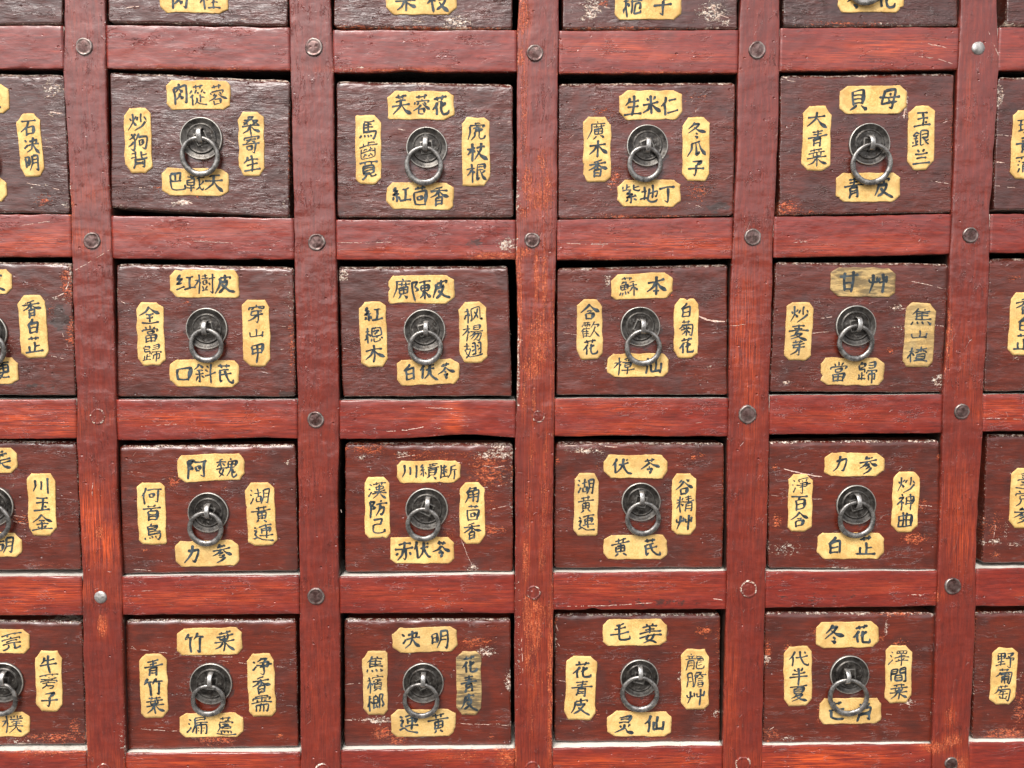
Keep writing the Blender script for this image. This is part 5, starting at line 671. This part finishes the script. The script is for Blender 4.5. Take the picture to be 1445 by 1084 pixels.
ZTOP, ZBOT = 470.0, -ZB
def stile_edges(k):
    """piecewise edges of upright k; -1 and 5 are the outermost ones beyond the photographed part"""
    src = STILES[min(max(k, 0), 4)]
    dx = -160.0 if k < 0 else (160.0 if k > 4 else 0.0)
    z = np.array([p[0] for p in src])[::-1]; a = np.array([p[1] for p in src])[::-1]+dx; b = np.array([p[2] for p in src])[::-1]+dx
    return z, a, b
stile_fn = {}
for k in range(-1, 6):
    z, a, b = stile_edges(k)
    stile_fn[k] = (z, a, b)
    ts = np.concatenate([np.linspace(ZBOT, -440, 12), np.arange(-436, ZTOP+.1, 2.4)])
    st = board('stile', 'z', ts, np.interp(ts, z, a), np.interp(ts, z, b), M_STILE, CAB, 40+k*7, na=14, bow=.16)
    if 0 <= k <= 4:
        for r in range(5):
            x, zz, R = PEGS[r][k]
            sd = 300+r*10+k
            NS = 30
            prof = [(0, -1.15, .0), (.35, -1.15, .0), (.62, -1.05, .10), (.78, -.85, .2), (.88, -1.25, .9), (.96, -1.05, 1.0), (1.02, -.5, .7), (1.08, .5, 0)]
            nail = (r, k) in ((0, 4), (3, 0))
            if nail:
                prof = [(0, -1.5, .5), (.4, -1.45, .3), (.7, -1.1, .3), (.9, -.75, .8), (1.0, -.3, .6), (1.05, .5, 0)]
            if (r, k) in ((2, 0), (2, 2)):
                prof = [(a_, h*.45, e*.75) for a_, h, e in prof]
            V, E, F = [(x, prof[0][1], zz)], [prof[0][2]], []
            for q, (f_, h, e) in enumerate(prof[1:]):
                for s in range(NS):
                    th = 2*math.pi*s/NS
                    wv = 1+.07*float(vn(math.cos(th)*1.7+5, math.sin(th)*1.7+5, sd))
                    rr = R*f_*wv*(.97 if s % 2 else 1)
                    V.append((x+rr*math.cos(th), h + (.22*float(vn(math.cos(th)*2.2, math.sin(th)*2.2+f_*3, sd+3)) if h < 0 else 0), zz+rr*math.sin(th)))
                    E.append(e*max(0.0, min(1.0, .55+.9*float(vn(math.cos(th)*1.9+2, math.sin(th)*1.9, sd+5)))))
                for s in range(NS):
                    s2 = (s+1) % NS
                    if q == 0:
                        F.append((0, 1+s, 1+s2))
                    else:
                        F.append((1+(q-1)*NS+s, 1+q*NS+s, 1+q*NS+s2, 1+(q-1)*NS+s2))
            V = np.array(V); E = np.array(E)
            W = np.zeros((len(V), 4)); W[:, 1] = E*1.5; W[:, 0] = E*.4
            W += spots_at(V[:, 0], V[:, 2], FRAME_WEAR)*.5
            V = V + np.array([0, 0, ZB])
            link('peg', V, F, M_NAIL if nail else (M_PEG if r < 2 or k == 4 or (r, k) in ((2, 1), (3, 1), (2, 3)) else M_STILE), st, {'wear': W, 'edge': E*(.4 if nail else .45), 'bare': E*0}, origin=CABO)

def rail_pts(row, c, dz=0.0):
    a = RAILS[row][c]
    return [v+dz for v in a]
rows = [(0, 0), (1, 0), (2, 0), (3, 0), (4, 0), (0, 138.0)]     # the last one is the rail above the top row
NOTCH = {(2, 2): [(9.0, 34.0, 3.4)], (2, 0): [(-1, 8, .8)], (0, 2): [(-92.0, 9.0, 1.3)], (1, 1): [(-203, 6, .8), (-170, 4, .9)], (2, 1): [(-205, 30, 1.2)], (2, 3): [(62, 22, 1.0)], (3, 3): [(44, 4, 1.5)]}
for ri, (row, dz) in enumerate(rows):
    for c in range(6):
        tl, tr, bl, br = rail_pts(row, c, dz)
        zm = (tl+bl)/2
        zs, a, b = stile_fn[c-1]; xl = float(np.interp(zm, zs, b))+.25
        zs, a, b = stile_fn[c]; xr = float(np.interp(zm, zs, a))-.25
        ts = np.linspace(xl, xr, 64)
        u = (ts-xl)/(xr-xl)
        top = tl+(tr-tl)*u; bot = bl+(br-bl)*u
        if dz == 0:
            for (xc, wd, hh) in NOTCH.get((row, c), []):
                xcc = xc if (row, c) == (0, 2) or xc < -100 else (-60+xc if c == 2 else xc)
                bot = bot + hh*np.exp(-((ts-xcc)/wd)**2)
        board('rail', 'x', ts, bot, top, M_RAIL, CAB, 900+ri*31+c*5, rmin=.5, rmax=1.5, base=.35+.25*((ri*7+c*3) % 4)/3, bow=.14, na=10)

xa = float(stile_fn[-1][1].min())-2; xb = float(stile_fn[5][2].max())+2
def cbox(name, x0, x1, y0, y1, z0, z1, mat):
    v = [(x, y, z) for x in (x0, x1) for y in (y0, y1) for z in (z0, z1)]
    f = [(0, 1, 3, 2), (4, 6, 7, 5), (0, 4, 5, 1), (2, 3, 7, 6), (0, 2, 6, 4), (1, 5, 7, 3)]
    v = np.array(v)+np.array([0, 0, ZB])
    return link(name, v, f, mat, CAB, smooth=False, origin=CABO)
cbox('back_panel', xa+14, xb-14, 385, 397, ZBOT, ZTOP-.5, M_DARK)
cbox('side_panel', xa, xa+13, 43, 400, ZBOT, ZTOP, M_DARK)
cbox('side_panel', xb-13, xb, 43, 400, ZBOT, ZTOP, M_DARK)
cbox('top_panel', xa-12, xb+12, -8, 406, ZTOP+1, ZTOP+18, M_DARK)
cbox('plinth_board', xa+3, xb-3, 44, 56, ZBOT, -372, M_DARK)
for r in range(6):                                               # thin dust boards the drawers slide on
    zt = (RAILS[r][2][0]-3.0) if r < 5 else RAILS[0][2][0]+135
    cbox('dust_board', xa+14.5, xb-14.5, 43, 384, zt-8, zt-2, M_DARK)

# ------------------------------------------------------------------ brush writing
def glyph(ch):
    if ch in BRUSH:
        return [[((s[i]-50)/100.0, (s[i+1]-50)/100.0) for i in range(0, len(s), 2)] for s in BRUSH[ch]]
    return [[((s[i]-60)/112.0, (s[i+1]-60)/112.0) for i in range(0, len(s), 2)] for s in STROKES.get(ch, []) if len(s) > 3]

def catmull(P, step):
    P = [np.array(p) for p in P]
    Q = [2*P[0]-P[1]] + P + [2*P[-1]-P[-2]]
    out = []
    for i in range(1, len(Q)-2):
        L = np.linalg.norm(Q[i+1]-Q[i]); k = max(2, int(L/step))
        # corners stay fairly tight: tangents are shortened
        t0 = (Q[i+1]-Q[i-1])*.28; t1 = (Q[i+2]-Q[i])*.28
        for j in range(k):
            s = j/float(k)
            h = (2*s**3-3*s**2+1, s**3-2*s**2+s, -2*s**3+3*s**2, s**3-s**2)
            out.append(h[0]*Q[i]+h[1]*t0+h[2]*Q[i+1]+h[3]*t1)
    out.append(P[-1])
    return np.array(out)

def write_char(ch, cx, cz, w, h, rot, rg, V, F, y0, state):
    g = glyph(ch)
    n = max(1, len(g))
    em = min(w, h)
    base = em*(.059 if ch in BRUSH else .054)*min(1.12, max(.58, (8.5/n)**.45))*rg.uniform(.9, 1.12)
    sl = rg.uniform(.14, .24)
    if ch in BRUSH: sl = rg.uniform(.0, .09)
    wx, wz, bow = rg.uniform(-.12, .12), rg.uniform(-.14, .05), rg.uniform(-.10, .10)
    ca, sa = math.cos(rot+rg.uniform(-.05, .05)), math.sin(rot+rg.uniform(-.05, .05))
    links = []
    if ch in BRUSH:                                              # thin pulled threads join some strokes, as in a quick hand
        for P, Q in zip(g[:-1], g[1:]):
            dd = math.dist(P[-1], Q[0])
            if len(g) < 10 and .08 < dd < .38 and Q[0][1] < P[-1][1]+.22 and rg.random() < .42:
                links.append([P[-1], ((P[-1][0]+Q[0][0])/2+.03, (P[-1][1]+Q[0][1])/2-.02), Q[0]])
    for gi, P in enumerate(g+links):
        A = np.array(P)
        d = A[-1]-A[0]; L = float(np.hypot(*(A[1:]-A[:-1]).T).sum())
        A = A + np.array([[rg.gauss(0, .016), rg.gauss(0, .016)] for _ in P])
        horiz = abs(d[0]) > 2.2*abs(d[1])
        if len(A) == 2:                                          # give plain strokes a slight brush curve
            mid = (A[0]+A[1])/2; nrm = np.array([-d[1], d[0]])
            mid = mid + nrm*(.07 if horiz else .05)*rg.choice((1, 1, -1))
            A = np.array([A[0], mid, A[1]])
            if horiz and L > .45:
                A[0] = A[0]-d*.06; A[-1] = A[-1]+d*.09
            elif not horiz and L > .3:
                A[-1] = A[-1]+d*.10
        S = catmull(A, .05)
        m = len(S)
        s = np.linspace(0, 1, m)
        if horiz:
            wd = .58+.50*(1-s)**5+.50*np.exp(-((s-.92)/.09)**2)
        elif d[0] < -.12 and len(P) <= 4:                        # left-falling, tapers to a point
            wd = 1.22-.86*s**1.3
        elif d[0] > .12 and d[1] < -.12 and len(P) <= 3:         # right-falling, presses then lifts
            wd = .45+1.25*np.clip(s/.74, 0, 1)**1.5-1.5*np.clip((s-.76)/.24, 0, 1)**1.2
        else:
            wd = 1.12-.25*np.sin(math.pi*s)+.15*(1-s)**4
            if L > .5: wd = wd-.75*np.clip((s-.88)/.12, 0, 1)
        if L < .16: wd = wd*1.12
        cap = np.minimum(1, np.sqrt(np.clip(np.minimum(s, 1-s)*L/.055+.12, 0, 1)))
        wd = np.clip(wd, .16, 2)*cap*base*(1+.10*vn(s*L*16, state[0]*3.1, 4))
        if gi >= len(g): wd = base*(.22+.25*np.abs(s-.5))
        T = np.gradient(S, axis=0); T /= (np.linalg.norm(T, axis=1)[:, None]+1e-9)
        N = np.stack([-T[:, 1], T[:, 0]], 1)
        def tf(q):
            x = (q[:, 0]*(1-wz*q[:, 1]*2)+bow*(q[:, 1]**2-.1)+.10*q[:, 1]*0)*w; z = (q[:, 1]*(1+wx*2*q[:, 0])+sl*q[:, 0])*h
            return np.stack([cx+x*ca-z*sa, cz+x*sa+z*ca], 1)
        C_ = tf(S)
        # widths are in mm, normals follow the transformed line
        T2 = np.gradient(C_, axis=0); T2 /= (np.linalg.norm(T2, axis=1)[:, None]+1e-9)
        N2 = np.stack([-T2[:, 1], T2[:, 0]], 1)
        a = C_+N2*wd[:, None]; b = C_-N2*wd[:, None]
        yy = y0-.012*(state[0] % 14); state[0] += 1
        k0 = len(V)
        for q in range(m):
            V.append((a[q, 0], yy, a[q, 1])); V.append((b[q, 0], yy, b[q, 1]))
        for q in range(m-1):
            F.append((k0+2*q, k0+2*q+1, k0+2*q+3, k0+2*q+2))

def make_label(root, org, rec, spec, seed):
    kind, cx, cz, w, h, rot, text, stain = spec
    rg = random.Random(seed)
    ra = math.radians(-rot); ca, sa = math.cos(ra), math.sin(ra)
    def T(x, z): return (cx+x*ca-z*sa, cz+x*sa+z*ca)
    # clipped corners, cut by hand
    k = [(rg.uniform(3.0, 6.2), rg.uniform(2.8, 5.2)) for _ in range(4)]
    if kind == 'v': k = [(b_, a_) for a_, b_ in k]
    if rg.random() < .12: k[rg.randrange(4)] = (1.0, 1.0)
    W2, H2 = w/2, h/2
    pts = [(-W2+k[0][0], -H2), (W2-k[1][0], -H2), (W2, -H2+k[1][1]), (W2, H2-k[2][1]), (W2-k[2][0], H2), (-W2+k[3][0], H2), (-W2, H2-k[3][1]), (-W2, -H2+k[0][1])]
    out = []
    for i in range(8):
        p, q = pts[i], pts[(i+1) % 8]
        L = math.dist(p, q); m = max(3, int(L/1.1))
        for j in range(m):
            u = j/m
            x, z = p[0]+(q[0]-p[0])*u, p[1]+(q[1]-p[1])*u
            nx, nz = (q[1]-p[1])/L, -(q[0]-p[0])/L
            a = .42*float(vn((i*20+u*L)/7.0, 1, seed)) + .10*float(vn((i*20+u*L)/1.3, 2, seed))
            if j == 0: a *= .3
            out.append((x+nx*a, z+nz*a))
    if rg.random() < .30:                                        # a small tear
        c = rg.randrange(len(out))
        for dj in (-1, 0, 1):
            x, z = out[(c+dj) % len(out)]; f = .975 if dj else .94
            out[(c+dj) % len(out)] = (x*f, z*f) if kind == 'h' else (x*f, z*f)
    n = len(out)
    V, E, F = [], [], []
    fr = [.2, .5, .78, .93, 1.0]
    V.append((*T(0, 0), 0)); E.append(0)
    for fi, f in enumerate(fr):
        for x, z in out:
            V.append((*T(x*f, z*f), 0)); E.append((0, 0, 0, .5, 1)[fi])
    V = np.array(V)
    lift = .10*fbm(V[:, 0]/9, V[:, 1]/9, seed)
    P = np.stack([V[:, 0], rec-.42+lift*.6, V[:, 1]], 1)
    back = P[-n:].copy(); back[:, 1] = rec+.05
    P = np.concatenate([P, back]); E = np.array(E+[1]*n)
    for s in range(n):
        s2 = (s+1) % n
        F.append((0, 1+s, 1+s2))
        for q in range(len(fr)):
            a = 1+q*n
            F.append((a+s, a+n+s, a+n+s2, a+s2))
    P[:, 2] += ZB
    lab = link('paper_label', P, F, M_PAPER, root, {'edge': E}, origin=org)
    lab['stain'] = float(stain)
    # writing
    V, F, state = [], [], [0]
    nc = len(text)
    for i, ch in enumerate(text):
        if kind == 'h':
            sp = {3: .29, 2: .46}[nc]*w
            x, z = (i-(nc-1)/2)*sp+rg.uniform(-.4, .4), rg.uniform(-.5, .5)
            cw, chh = (.305*w, .73*h) if nc == 3 else (.33*w, .75*h)
        else:
            sp = .292*h
            x, z = rg.uniform(-.5, .5), -(i-(nc-1)/2)*sp+rg.uniform(-.4, .4)
            cw, chh = .74*w, .272*h
            if ch in '山口': chh *= .7
        X, Z = T(x, z)
        write_char(ch, X, Z, cw, chh, ra, rg, V, F, rec-.50, state)
    V = np.array(V)
    V[:, 2] += ZB
    link('brush_writing', V, F, M_INK, lab, smooth=False, origin=org)
    return lab

# ------------------------------------------------------------------ ring pull
def lathe(prof, cx, cz, NS, fh=None, sd=0, wob=.012):
    V, E, F = [], [], []
    V.append((cx, prof[0][1], cz)); E.append(prof[0][2])
    for q, (r, y, e) in enumerate(prof[1:]):
        for s in range(NS):
            th = 2*math.pi*s/NS
            x, z = r*math.cos(th), r*math.sin(th)
            rr = 1+wob*float(vn(math.cos(th)*1.5+3, math.sin(th)*1.5+3, sd))
            V.append((cx+x*rr, y+(fh(x, z) if fh else 0), cz+z*rr)); E.append(e)
        for s in range(NS):
            s2 = (s+1) % NS
            F.append((0, 1+s, 1+s2) if q == 0 else (1+(q-1)*NS+s, 1+q*NS+s, 1+q*NS+s2, 1+(q-1)*NS+s2))
    return V, E, F

def make_pull(root, org, rec, pull, seed):
    px, pz, pr, rx, rz, rr, sx, sz, rot = pull
    rg = random.Random(seed)
    R = pr
    ang = rg.uniform(-.5, .5)
    def relief(x, z):
        r = math.hypot(x, z)
        if r > .70*R: return 0.0
        a, b = x*math.cos(ang)-z*math.sin(ang), x*math.sin(ang)+z*math.cos(ang)
        m = max(abs(a), abs(b))
        h = .55*math.exp(-((m-.26*R)/(.035*R))**2)
        if m > .31*R and r < .64*R:                              # four worn signs round the square
            t = min(abs(a), abs(b))
            if t < .17*R:
                h += .42*max(0.0, float(vn(a*1.6+seed, b*1.6, 7)))+.25*max(0.0, math.sin(a*3.4+seed)*math.sin(b*3.1))
        h += .35*math.exp(-((r-.67*R)/(.03*R))**2)
        return -h
    rs = [0]+[R*f for f in (.08, .14, .19, .22, .25, .28, .31, .35, .39, .43, .47, .51, .55, .59, .62, .65, .67, .69)]
    prof = [(r, rec-1.1, 0) for r in rs]
    prof += [(R*.715, rec-.55, 0), (R*.74, rec-.55, 0), (R*.78, rec-.85, .05), (R*.88, rec-1.2, 0), (R*.94, rec-1.55, .05), (R*.965, rec-1.7, .8), (R*.985, rec-1.45, 1), (R, rec-.8, .3), (R, rec+.6, 0)]
    V, E, F = lathe(prof, px, pz, 56, relief, seed)
    E = [min(1.0, e_+max(0.0, -relief(v_[0]-px, v_[2]-pz)-.25)*1.3) for e_, v_ in zip(E, V)]  # rim and raised relief coloured bright, their highlights painted in
    V = np.array(V); V[:, 2] += ZB
    link('pull_plate', V, F, M_PLATE, root, {'edge': E}, origin=org)
    # staple: a strap that leaves the plate, bulges out and turns back in below the ring
    w = 1.95
    path = []
    for k in range(15):
        th = math.pi*k/14
        path.append((rec-1.1-5.4*math.sin(th)**.8, sz+5.2*math.cos(th)))
    P = np.array(path)
    T = np.gradient(P, axis=0); T /= np.linalg.norm(T, axis=1)[:, None]
    N = np.stack([-T[:, 1], T[:, 0]], 1)
    V, F, E = [], [], []
    secs = [(-w, 0), (-w*.85, .45), (-w*.4, .60), (w*.4, .60), (w*.85, .45), (w, 0), (w*.85, -.40), (-w*.85, -.40)]
    tilt = math.radians(rot)
    for k in range(len(P)):
        wk = 1.0-.10*math.sin(math.pi*k/14)
        for (a, b) in secs:
            q = P[k]+N[k]*(-b)
            dx = a*wk; dz = q[1]-sz
            V.append((sx+dx*math.cos(tilt)+dz*math.sin(tilt), q[0], sz+dz*math.cos(tilt)-dx*math.sin(tilt)))
            E.append(.5 if abs(a) > w*.5 and b > .2 else 0)
    m = len(secs)
    for k in range(len(P)-1):
        for j in range(m):
            j2 = (j+1) % m
            F.append((k*m+j, (k+1)*m+j, (k+1)*m+j2, k*m+j2))
    V = np.array(V); V[:, 2] += ZB
    link('ring_staple', V, F, M_STAPLE, root, {'edge': E}, origin=org)
    # ring: forged, thicker at the bottom, leaning from the staple down to the drawer front
    NS, NT_ = 56, 14
    tw = 2.1
    Rm = rr-tw
    ys, yb = rec-4.3, rec-2.9
    yaw = rg.uniform(-.10, .10)
    V, F, E = [], [], []
    for s in range(NS):
        th = 2*math.pi*s/NS
        down = .5-.5*math.sin(th)                                # 1 at the bottom
        a = (1.45+.75*down)*(1+.05*float(vn(math.cos(th)*2, math.sin(th)*2, seed+1)))
        b = (1.15+.30*down)
        rmj = Rm*(1+.02*float(vn(math.cos(th)*1.3+9, math.sin(th)*1.3, seed+2)))+(2.2-a)*.8
        cy = ys+(yb-ys)*down
        for j in range(NT_):
            ph = 2*math.pi*j/NT_
            rad = rmj+a*math.cos(ph)
            yo = b*math.sin(ph)
            x, z = rad*math.cos(th), rad*math.sin(th)
            V.append((rx+x*math.cos(yaw), cy+yo+x*math.sin(yaw), rz+z))
            E.append(max(0.0, .25*float(vn(th*3, j*.4, seed+4))))
    for s in range(NS):
        for j in range(NT_):
            s2, j2 = (s+1) % NS, (j+1) % NT_
            F.append((s*NT_+j, s*NT_+j2, s2*NT_+j2, s2*NT_+j))
    V = np.array(V); V[:, 2] += ZB
    link('pull_ring', V, F, M_RING, root, {'edge': E}, origin=org)

# ------------------------------------------------------------------ drawers
def dist_samples(L, near, step):
    a = [d for d in near if d < L*.4]
    mid = np.linspace(near[-1], L-near[-1], max(3, int((L-2*near[-1])/step)+1))
    return np.array(a[:-1]+list(mid)+[L-d for d in a[:-1]][::-1])

def make_drawer(key, D, label, seed):
    (tl, tr, br, bl) = [np.array(p) for p in D['c']]
    rec = D['rec']
    W = (np.linalg.norm(tr-tl)+np.linalg.norm(br-bl))/2; H = (np.linalg.norm(tl-bl)+np.linalg.norm(tr-br))/2
    near = [0, .25, .55, .95, 1.45, 2.1, 3.0, 4.2]
    A = dist_samples(W, near, 1.7); B = dist_samples(H, near, 1.7)
    a, b = np.meshgrid(A, B); a, b = a.ravel(), b.ravel()
    sx = np.where(a < W/2, -1, 1); sz = np.where(b < H/2, -1, 1)
    qx = np.minimum(a, W-a); qz = np.minimum(b, H-b)
    Rc = np.where(sz > 0, 3.4, 2.2)+.8*np.where(sx > 0, float(vn(seed, 1, 1)), float(vn(seed, 2, 1)))
    e = np.minimum(qx, qz)
    inc = (qx < Rc) & (qz < Rc)
    dx, dz = Rc-qx, Rc-qz
    m = np.maximum(dx, dz); L = np.hypot(dx, dz)+1e-9
    nx = np.where(inc, Rc-dx*m/L, qx); nz = np.where(inc, Rc-dz*m/L, qz)
    a2 = np.where(sx < 0, nx, W-nx); b2 = np.where(sz < 0, nz, H-nz)
    u, v = a2/W, b2/H
    P = (bl[None]*((1-u)*(1-v))[:, None] + br[None]*(u*(1-v))[:, None] + tl[None]*((1-u)*v)[:, None] + tr[None]*(u*v)[:, None])
    # hand-planed, knocked edges
    k = np.exp(-e/3.0)
    P[:, 0] += k*sx*(qx < qz)*(.45*fbm(b/16, seed, 3)-.15)
    P[:, 1] += k*sz*(qz <= qx)*(.45*fbm(a/16, seed+3, 4)-.15)
    topside = (qz <= qx) & (sz > 0)
    r = np.where(topside, 2.6+1.8*np.clip(fbm(a/13, seed, 8)+.3, 0, 1.3), 1.0+.9*np.clip(fbm((a+b)/11, seed, 9)+.2, 0, 1))
    d = np.clip(e/r, 0, 1)
    y = rec + r*(1-np.sqrt(np.clip(1-(1-d)**2, 0, 1)))*.9
    y = np.where(topside, rec + .62*r*(1-d)**1.25, y)            # the top arris is worn to a slope, shaped to catch the sun's highlight
    y = y + (.13*fbm(P[:, 0]/20, P[:, 1]/14, seed)+.05*vn(P[:, 0]/6, P[:, 1]/3, seed+2))*np.clip(e/4, 0, 1)
    edge = np.exp(-np.maximum(e-.15, 0)/.9)*np.where(topside, 1.25, 1.0)  # raised along the top to thicken its painted highlight
    na, nb = len(A), len(B)
    V = np.stack([P[:, 0], y, P[:, 1]], 1)
    F = []
    for j in range(nb-1):
        for i in range(na-1):
            F.append((j*na+i, j*na+i+1, (j+1)*na+i+1, (j+1)*na+i))
    ring = [i for i in range(na)] + [j*na+na-1 for j in range(1, nb)] + [(nb-1)*na+i for i in range(na-2, -1, -1)] + [j*na for j in range(nb-2, 0, -1)]
    k0 = len(V)
    side = V[ring].copy(); side[:, 1] = np.maximum(side[:, 1]+.8, rec+2.2)
    cen = V[:, [0, 2]].mean(0)
    back = V[ring].copy(); back[:, 1] = rec+19
    V = np.concatenate([V, side, back])
    n = len(ring)
    for s in range(n):
        s2 = (s+1) % n
        F.append((ring[s], k0+s, k0+s2, ring[s2]))
        F.append((k0+s, k0+n+s, k0+n+s2, k0+s2))
    F.append(tuple(k0+n+s for s in range(n)))
    W4 = np.zeros((len(V), 4)); W4[:] = spots_at(V[:, 0], V[:, 2], D['wear'])
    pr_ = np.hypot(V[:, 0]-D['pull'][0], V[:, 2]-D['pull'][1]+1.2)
    W4[:, 3] = np.maximum(W4[:, 3], .62*np.exp(-((pr_-D['pull'][2]-.8)/2.4)**2))  # dark ring round the plate: grime with the rim shadow painted in
    edge_glint = np.zeros(len(V)); edge_glint[:len(e)] = np.where(topside, np.exp(-((e-1.0)/1.3)**2), .45*np.exp(-e/.8))  # pale chips paint in the top edge's white highlight, weaker on other edges
    W4[:, 1] = np.maximum(W4[:, 1], edge_glint*(.66+.40*fbm(V[:, 0]/12, V[:, 2]/12, seed+6)))
    E = np.concatenate([edge, np.full(n, .8), np.zeros(n)])
    bare = np.concatenate([np.zeros(len(edge)), np.zeros(n), np.ones(n)])
    base = (bl+br)/2
    org = (float(base[0]), rec+10.0, float(base[1])+ZB)
    root = empty('drawer', Vector(org)*MM)
    root['label'] = label; root['category'] = 'drawer'; root['group'] = 'small drawers of the medicine cabinet'
    V[:, 2] += ZB
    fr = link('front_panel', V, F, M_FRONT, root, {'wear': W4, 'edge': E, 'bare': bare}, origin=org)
    add_strips(fr, SCR.get(key, []), V[:len(e), 0], V[:len(e), 2]-ZB, V[:len(e), 1], org, seed)
    fr['tone'] = min(1.0, float(D['tone']) + {'A': .05, 'B': .1, 'C': .25, 'D': .3, 'E': .3}[key[0]])
    fr['wrinkle'] = {'A': .9, 'B': .65, 'C': .40, 'D': .26, 'E': .20}[key[0]] * (1.25 if key in ('B1', 'A4') else 1.0)
    # the open-topped box behind the front
    x0, x1 = max(bl[0], tl[0])+3, min(br[0], tr[0])-3
    z0, z1 = max(bl[1], br[1])+.8+ZB, min(tl[1], tr[1])-8+ZB
    vb, fb = [], []
    def bb(xa_, xb_, ya_, yb_, za_, zb_):
        k = len(vb)
        vb.extend([(x, y_, z) for x in (xa_, xb_) for y_ in (ya_, yb_) for z in (za_, zb_)])
        fb.extend([tuple(k+i for i in q) for q in ((0, 1, 3, 2), (4, 6, 7, 5), (0, 4, 5, 1), (2, 3, 7, 6), (0, 2, 6, 4), (1, 5, 7, 3))])
    y0_, y1_ = rec+19.2, 370.0
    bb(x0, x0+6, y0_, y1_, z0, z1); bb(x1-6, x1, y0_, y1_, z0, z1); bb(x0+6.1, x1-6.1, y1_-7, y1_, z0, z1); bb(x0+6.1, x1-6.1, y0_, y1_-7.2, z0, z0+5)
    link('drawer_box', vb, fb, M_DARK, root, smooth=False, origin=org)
    for i, spec in enumerate(D['labels']):
        make_label(root, org, rec, spec, seed*13+i*101+5)
    make_pull(root, org, rec, D['pull'], seed*7+3)
    return root

LABELS = {
 'A0': 'plum drawer above 石决明, cut by the upper and left frame edges, no slip showing',
 'A1': 'dark plum drawer above 肉蓯蓉, only its bottom edge and the 肉桂 slip in view',
 'A2': 'top row drawer with the 枝 slip and pale chips near its bottom edge',
 'A3': 'top row drawer with 桅子 slip between two large branching patches of flaked paint',
 'A4': 'greyish top row drawer with 冬花 slip and a smooth undamaged face',
 'A5': 'sliver of drawer in the top right corner with its side showing',
 'B0': 'dark drawer cut by the left frame edge with 石决明 slip and flaking upper right corner',
 'B1': 'plum drawer tilted in its opening, 肉蓯蓉 on top and 巴戟天 below',
 'B2': 'drawer with 芙蓉花 on top and 紅茴香 below, set low under a wide black gap',
 'B3': 'reddish drawer with 生米仁 on top and a dark bare lower right corner',
 'B4': 'drawer with 貝母 on top and orange chipped lower left corner',
 'B5': 'dark drawer cut by the right frame edge with a cream chip near its top',
 'C0': 'drawer cut by the left frame edge with 香白芷 slip beside lost paint',
 'C1': 'drawer with 红樹皮 on top, 全當歸 left and 穿山甲 right',
 'C2': 'smooth brown drawer with 廣陳皮 on top and broken upper left corner',
 'C3': 'drawer with 蘇本 on tilted top slip and a glossy crack right of 白菊花',
 'C4': 'drawer with a stained grey 甘艸 slip on top and 當歸 below',
 'C5': 'drawer cut by the right frame edge with 香白芷 slip',
 'D0': 'drawer cut by the left frame edge with 川玉金 slip and horizontal scratches beside it',
 'D1': 'drawer with 阿魏 on top, 何首烏 left and 力参 below the ring',
 'D2': 'brightest red drawer with flaked orange patches around 川續断 and 角茴香',
 'D3': 'drawer with 伏苓 on top and a long worn edge above it',
 'D4': 'drawer with 力参 on top, 炒神曲 right and 白芷 below',
 'D5': 'drawer cut by the right frame edge with 臺党参 slip, wide gap on its left',
 'E0': 'drawer cut by the left frame edge with 牛蒡子 slip right of its ring',
 'E1': 'bottom row drawer with 竹葉 on top, 青竹葉 left and 漏蘆 below',
 'E2': 'bottom row drawer with 决明 on top and a blackened 花青皮 slip',
 'E3': 'bottom row drawer with 毛姜 on top and wide-set slips 花青皮 and 龍膽艸',
 'E4': 'bottom row drawer with 冬花 on top and a torn 澤間葉 slip',
 'E5': 'drawer cut by the right frame edge with 野葡萄 slip and chipped lower edge',
}
for i, (key, D) in enumerate(DRAWERS.items()):
    make_drawer(key, D, LABELS[key], 11+i*17)
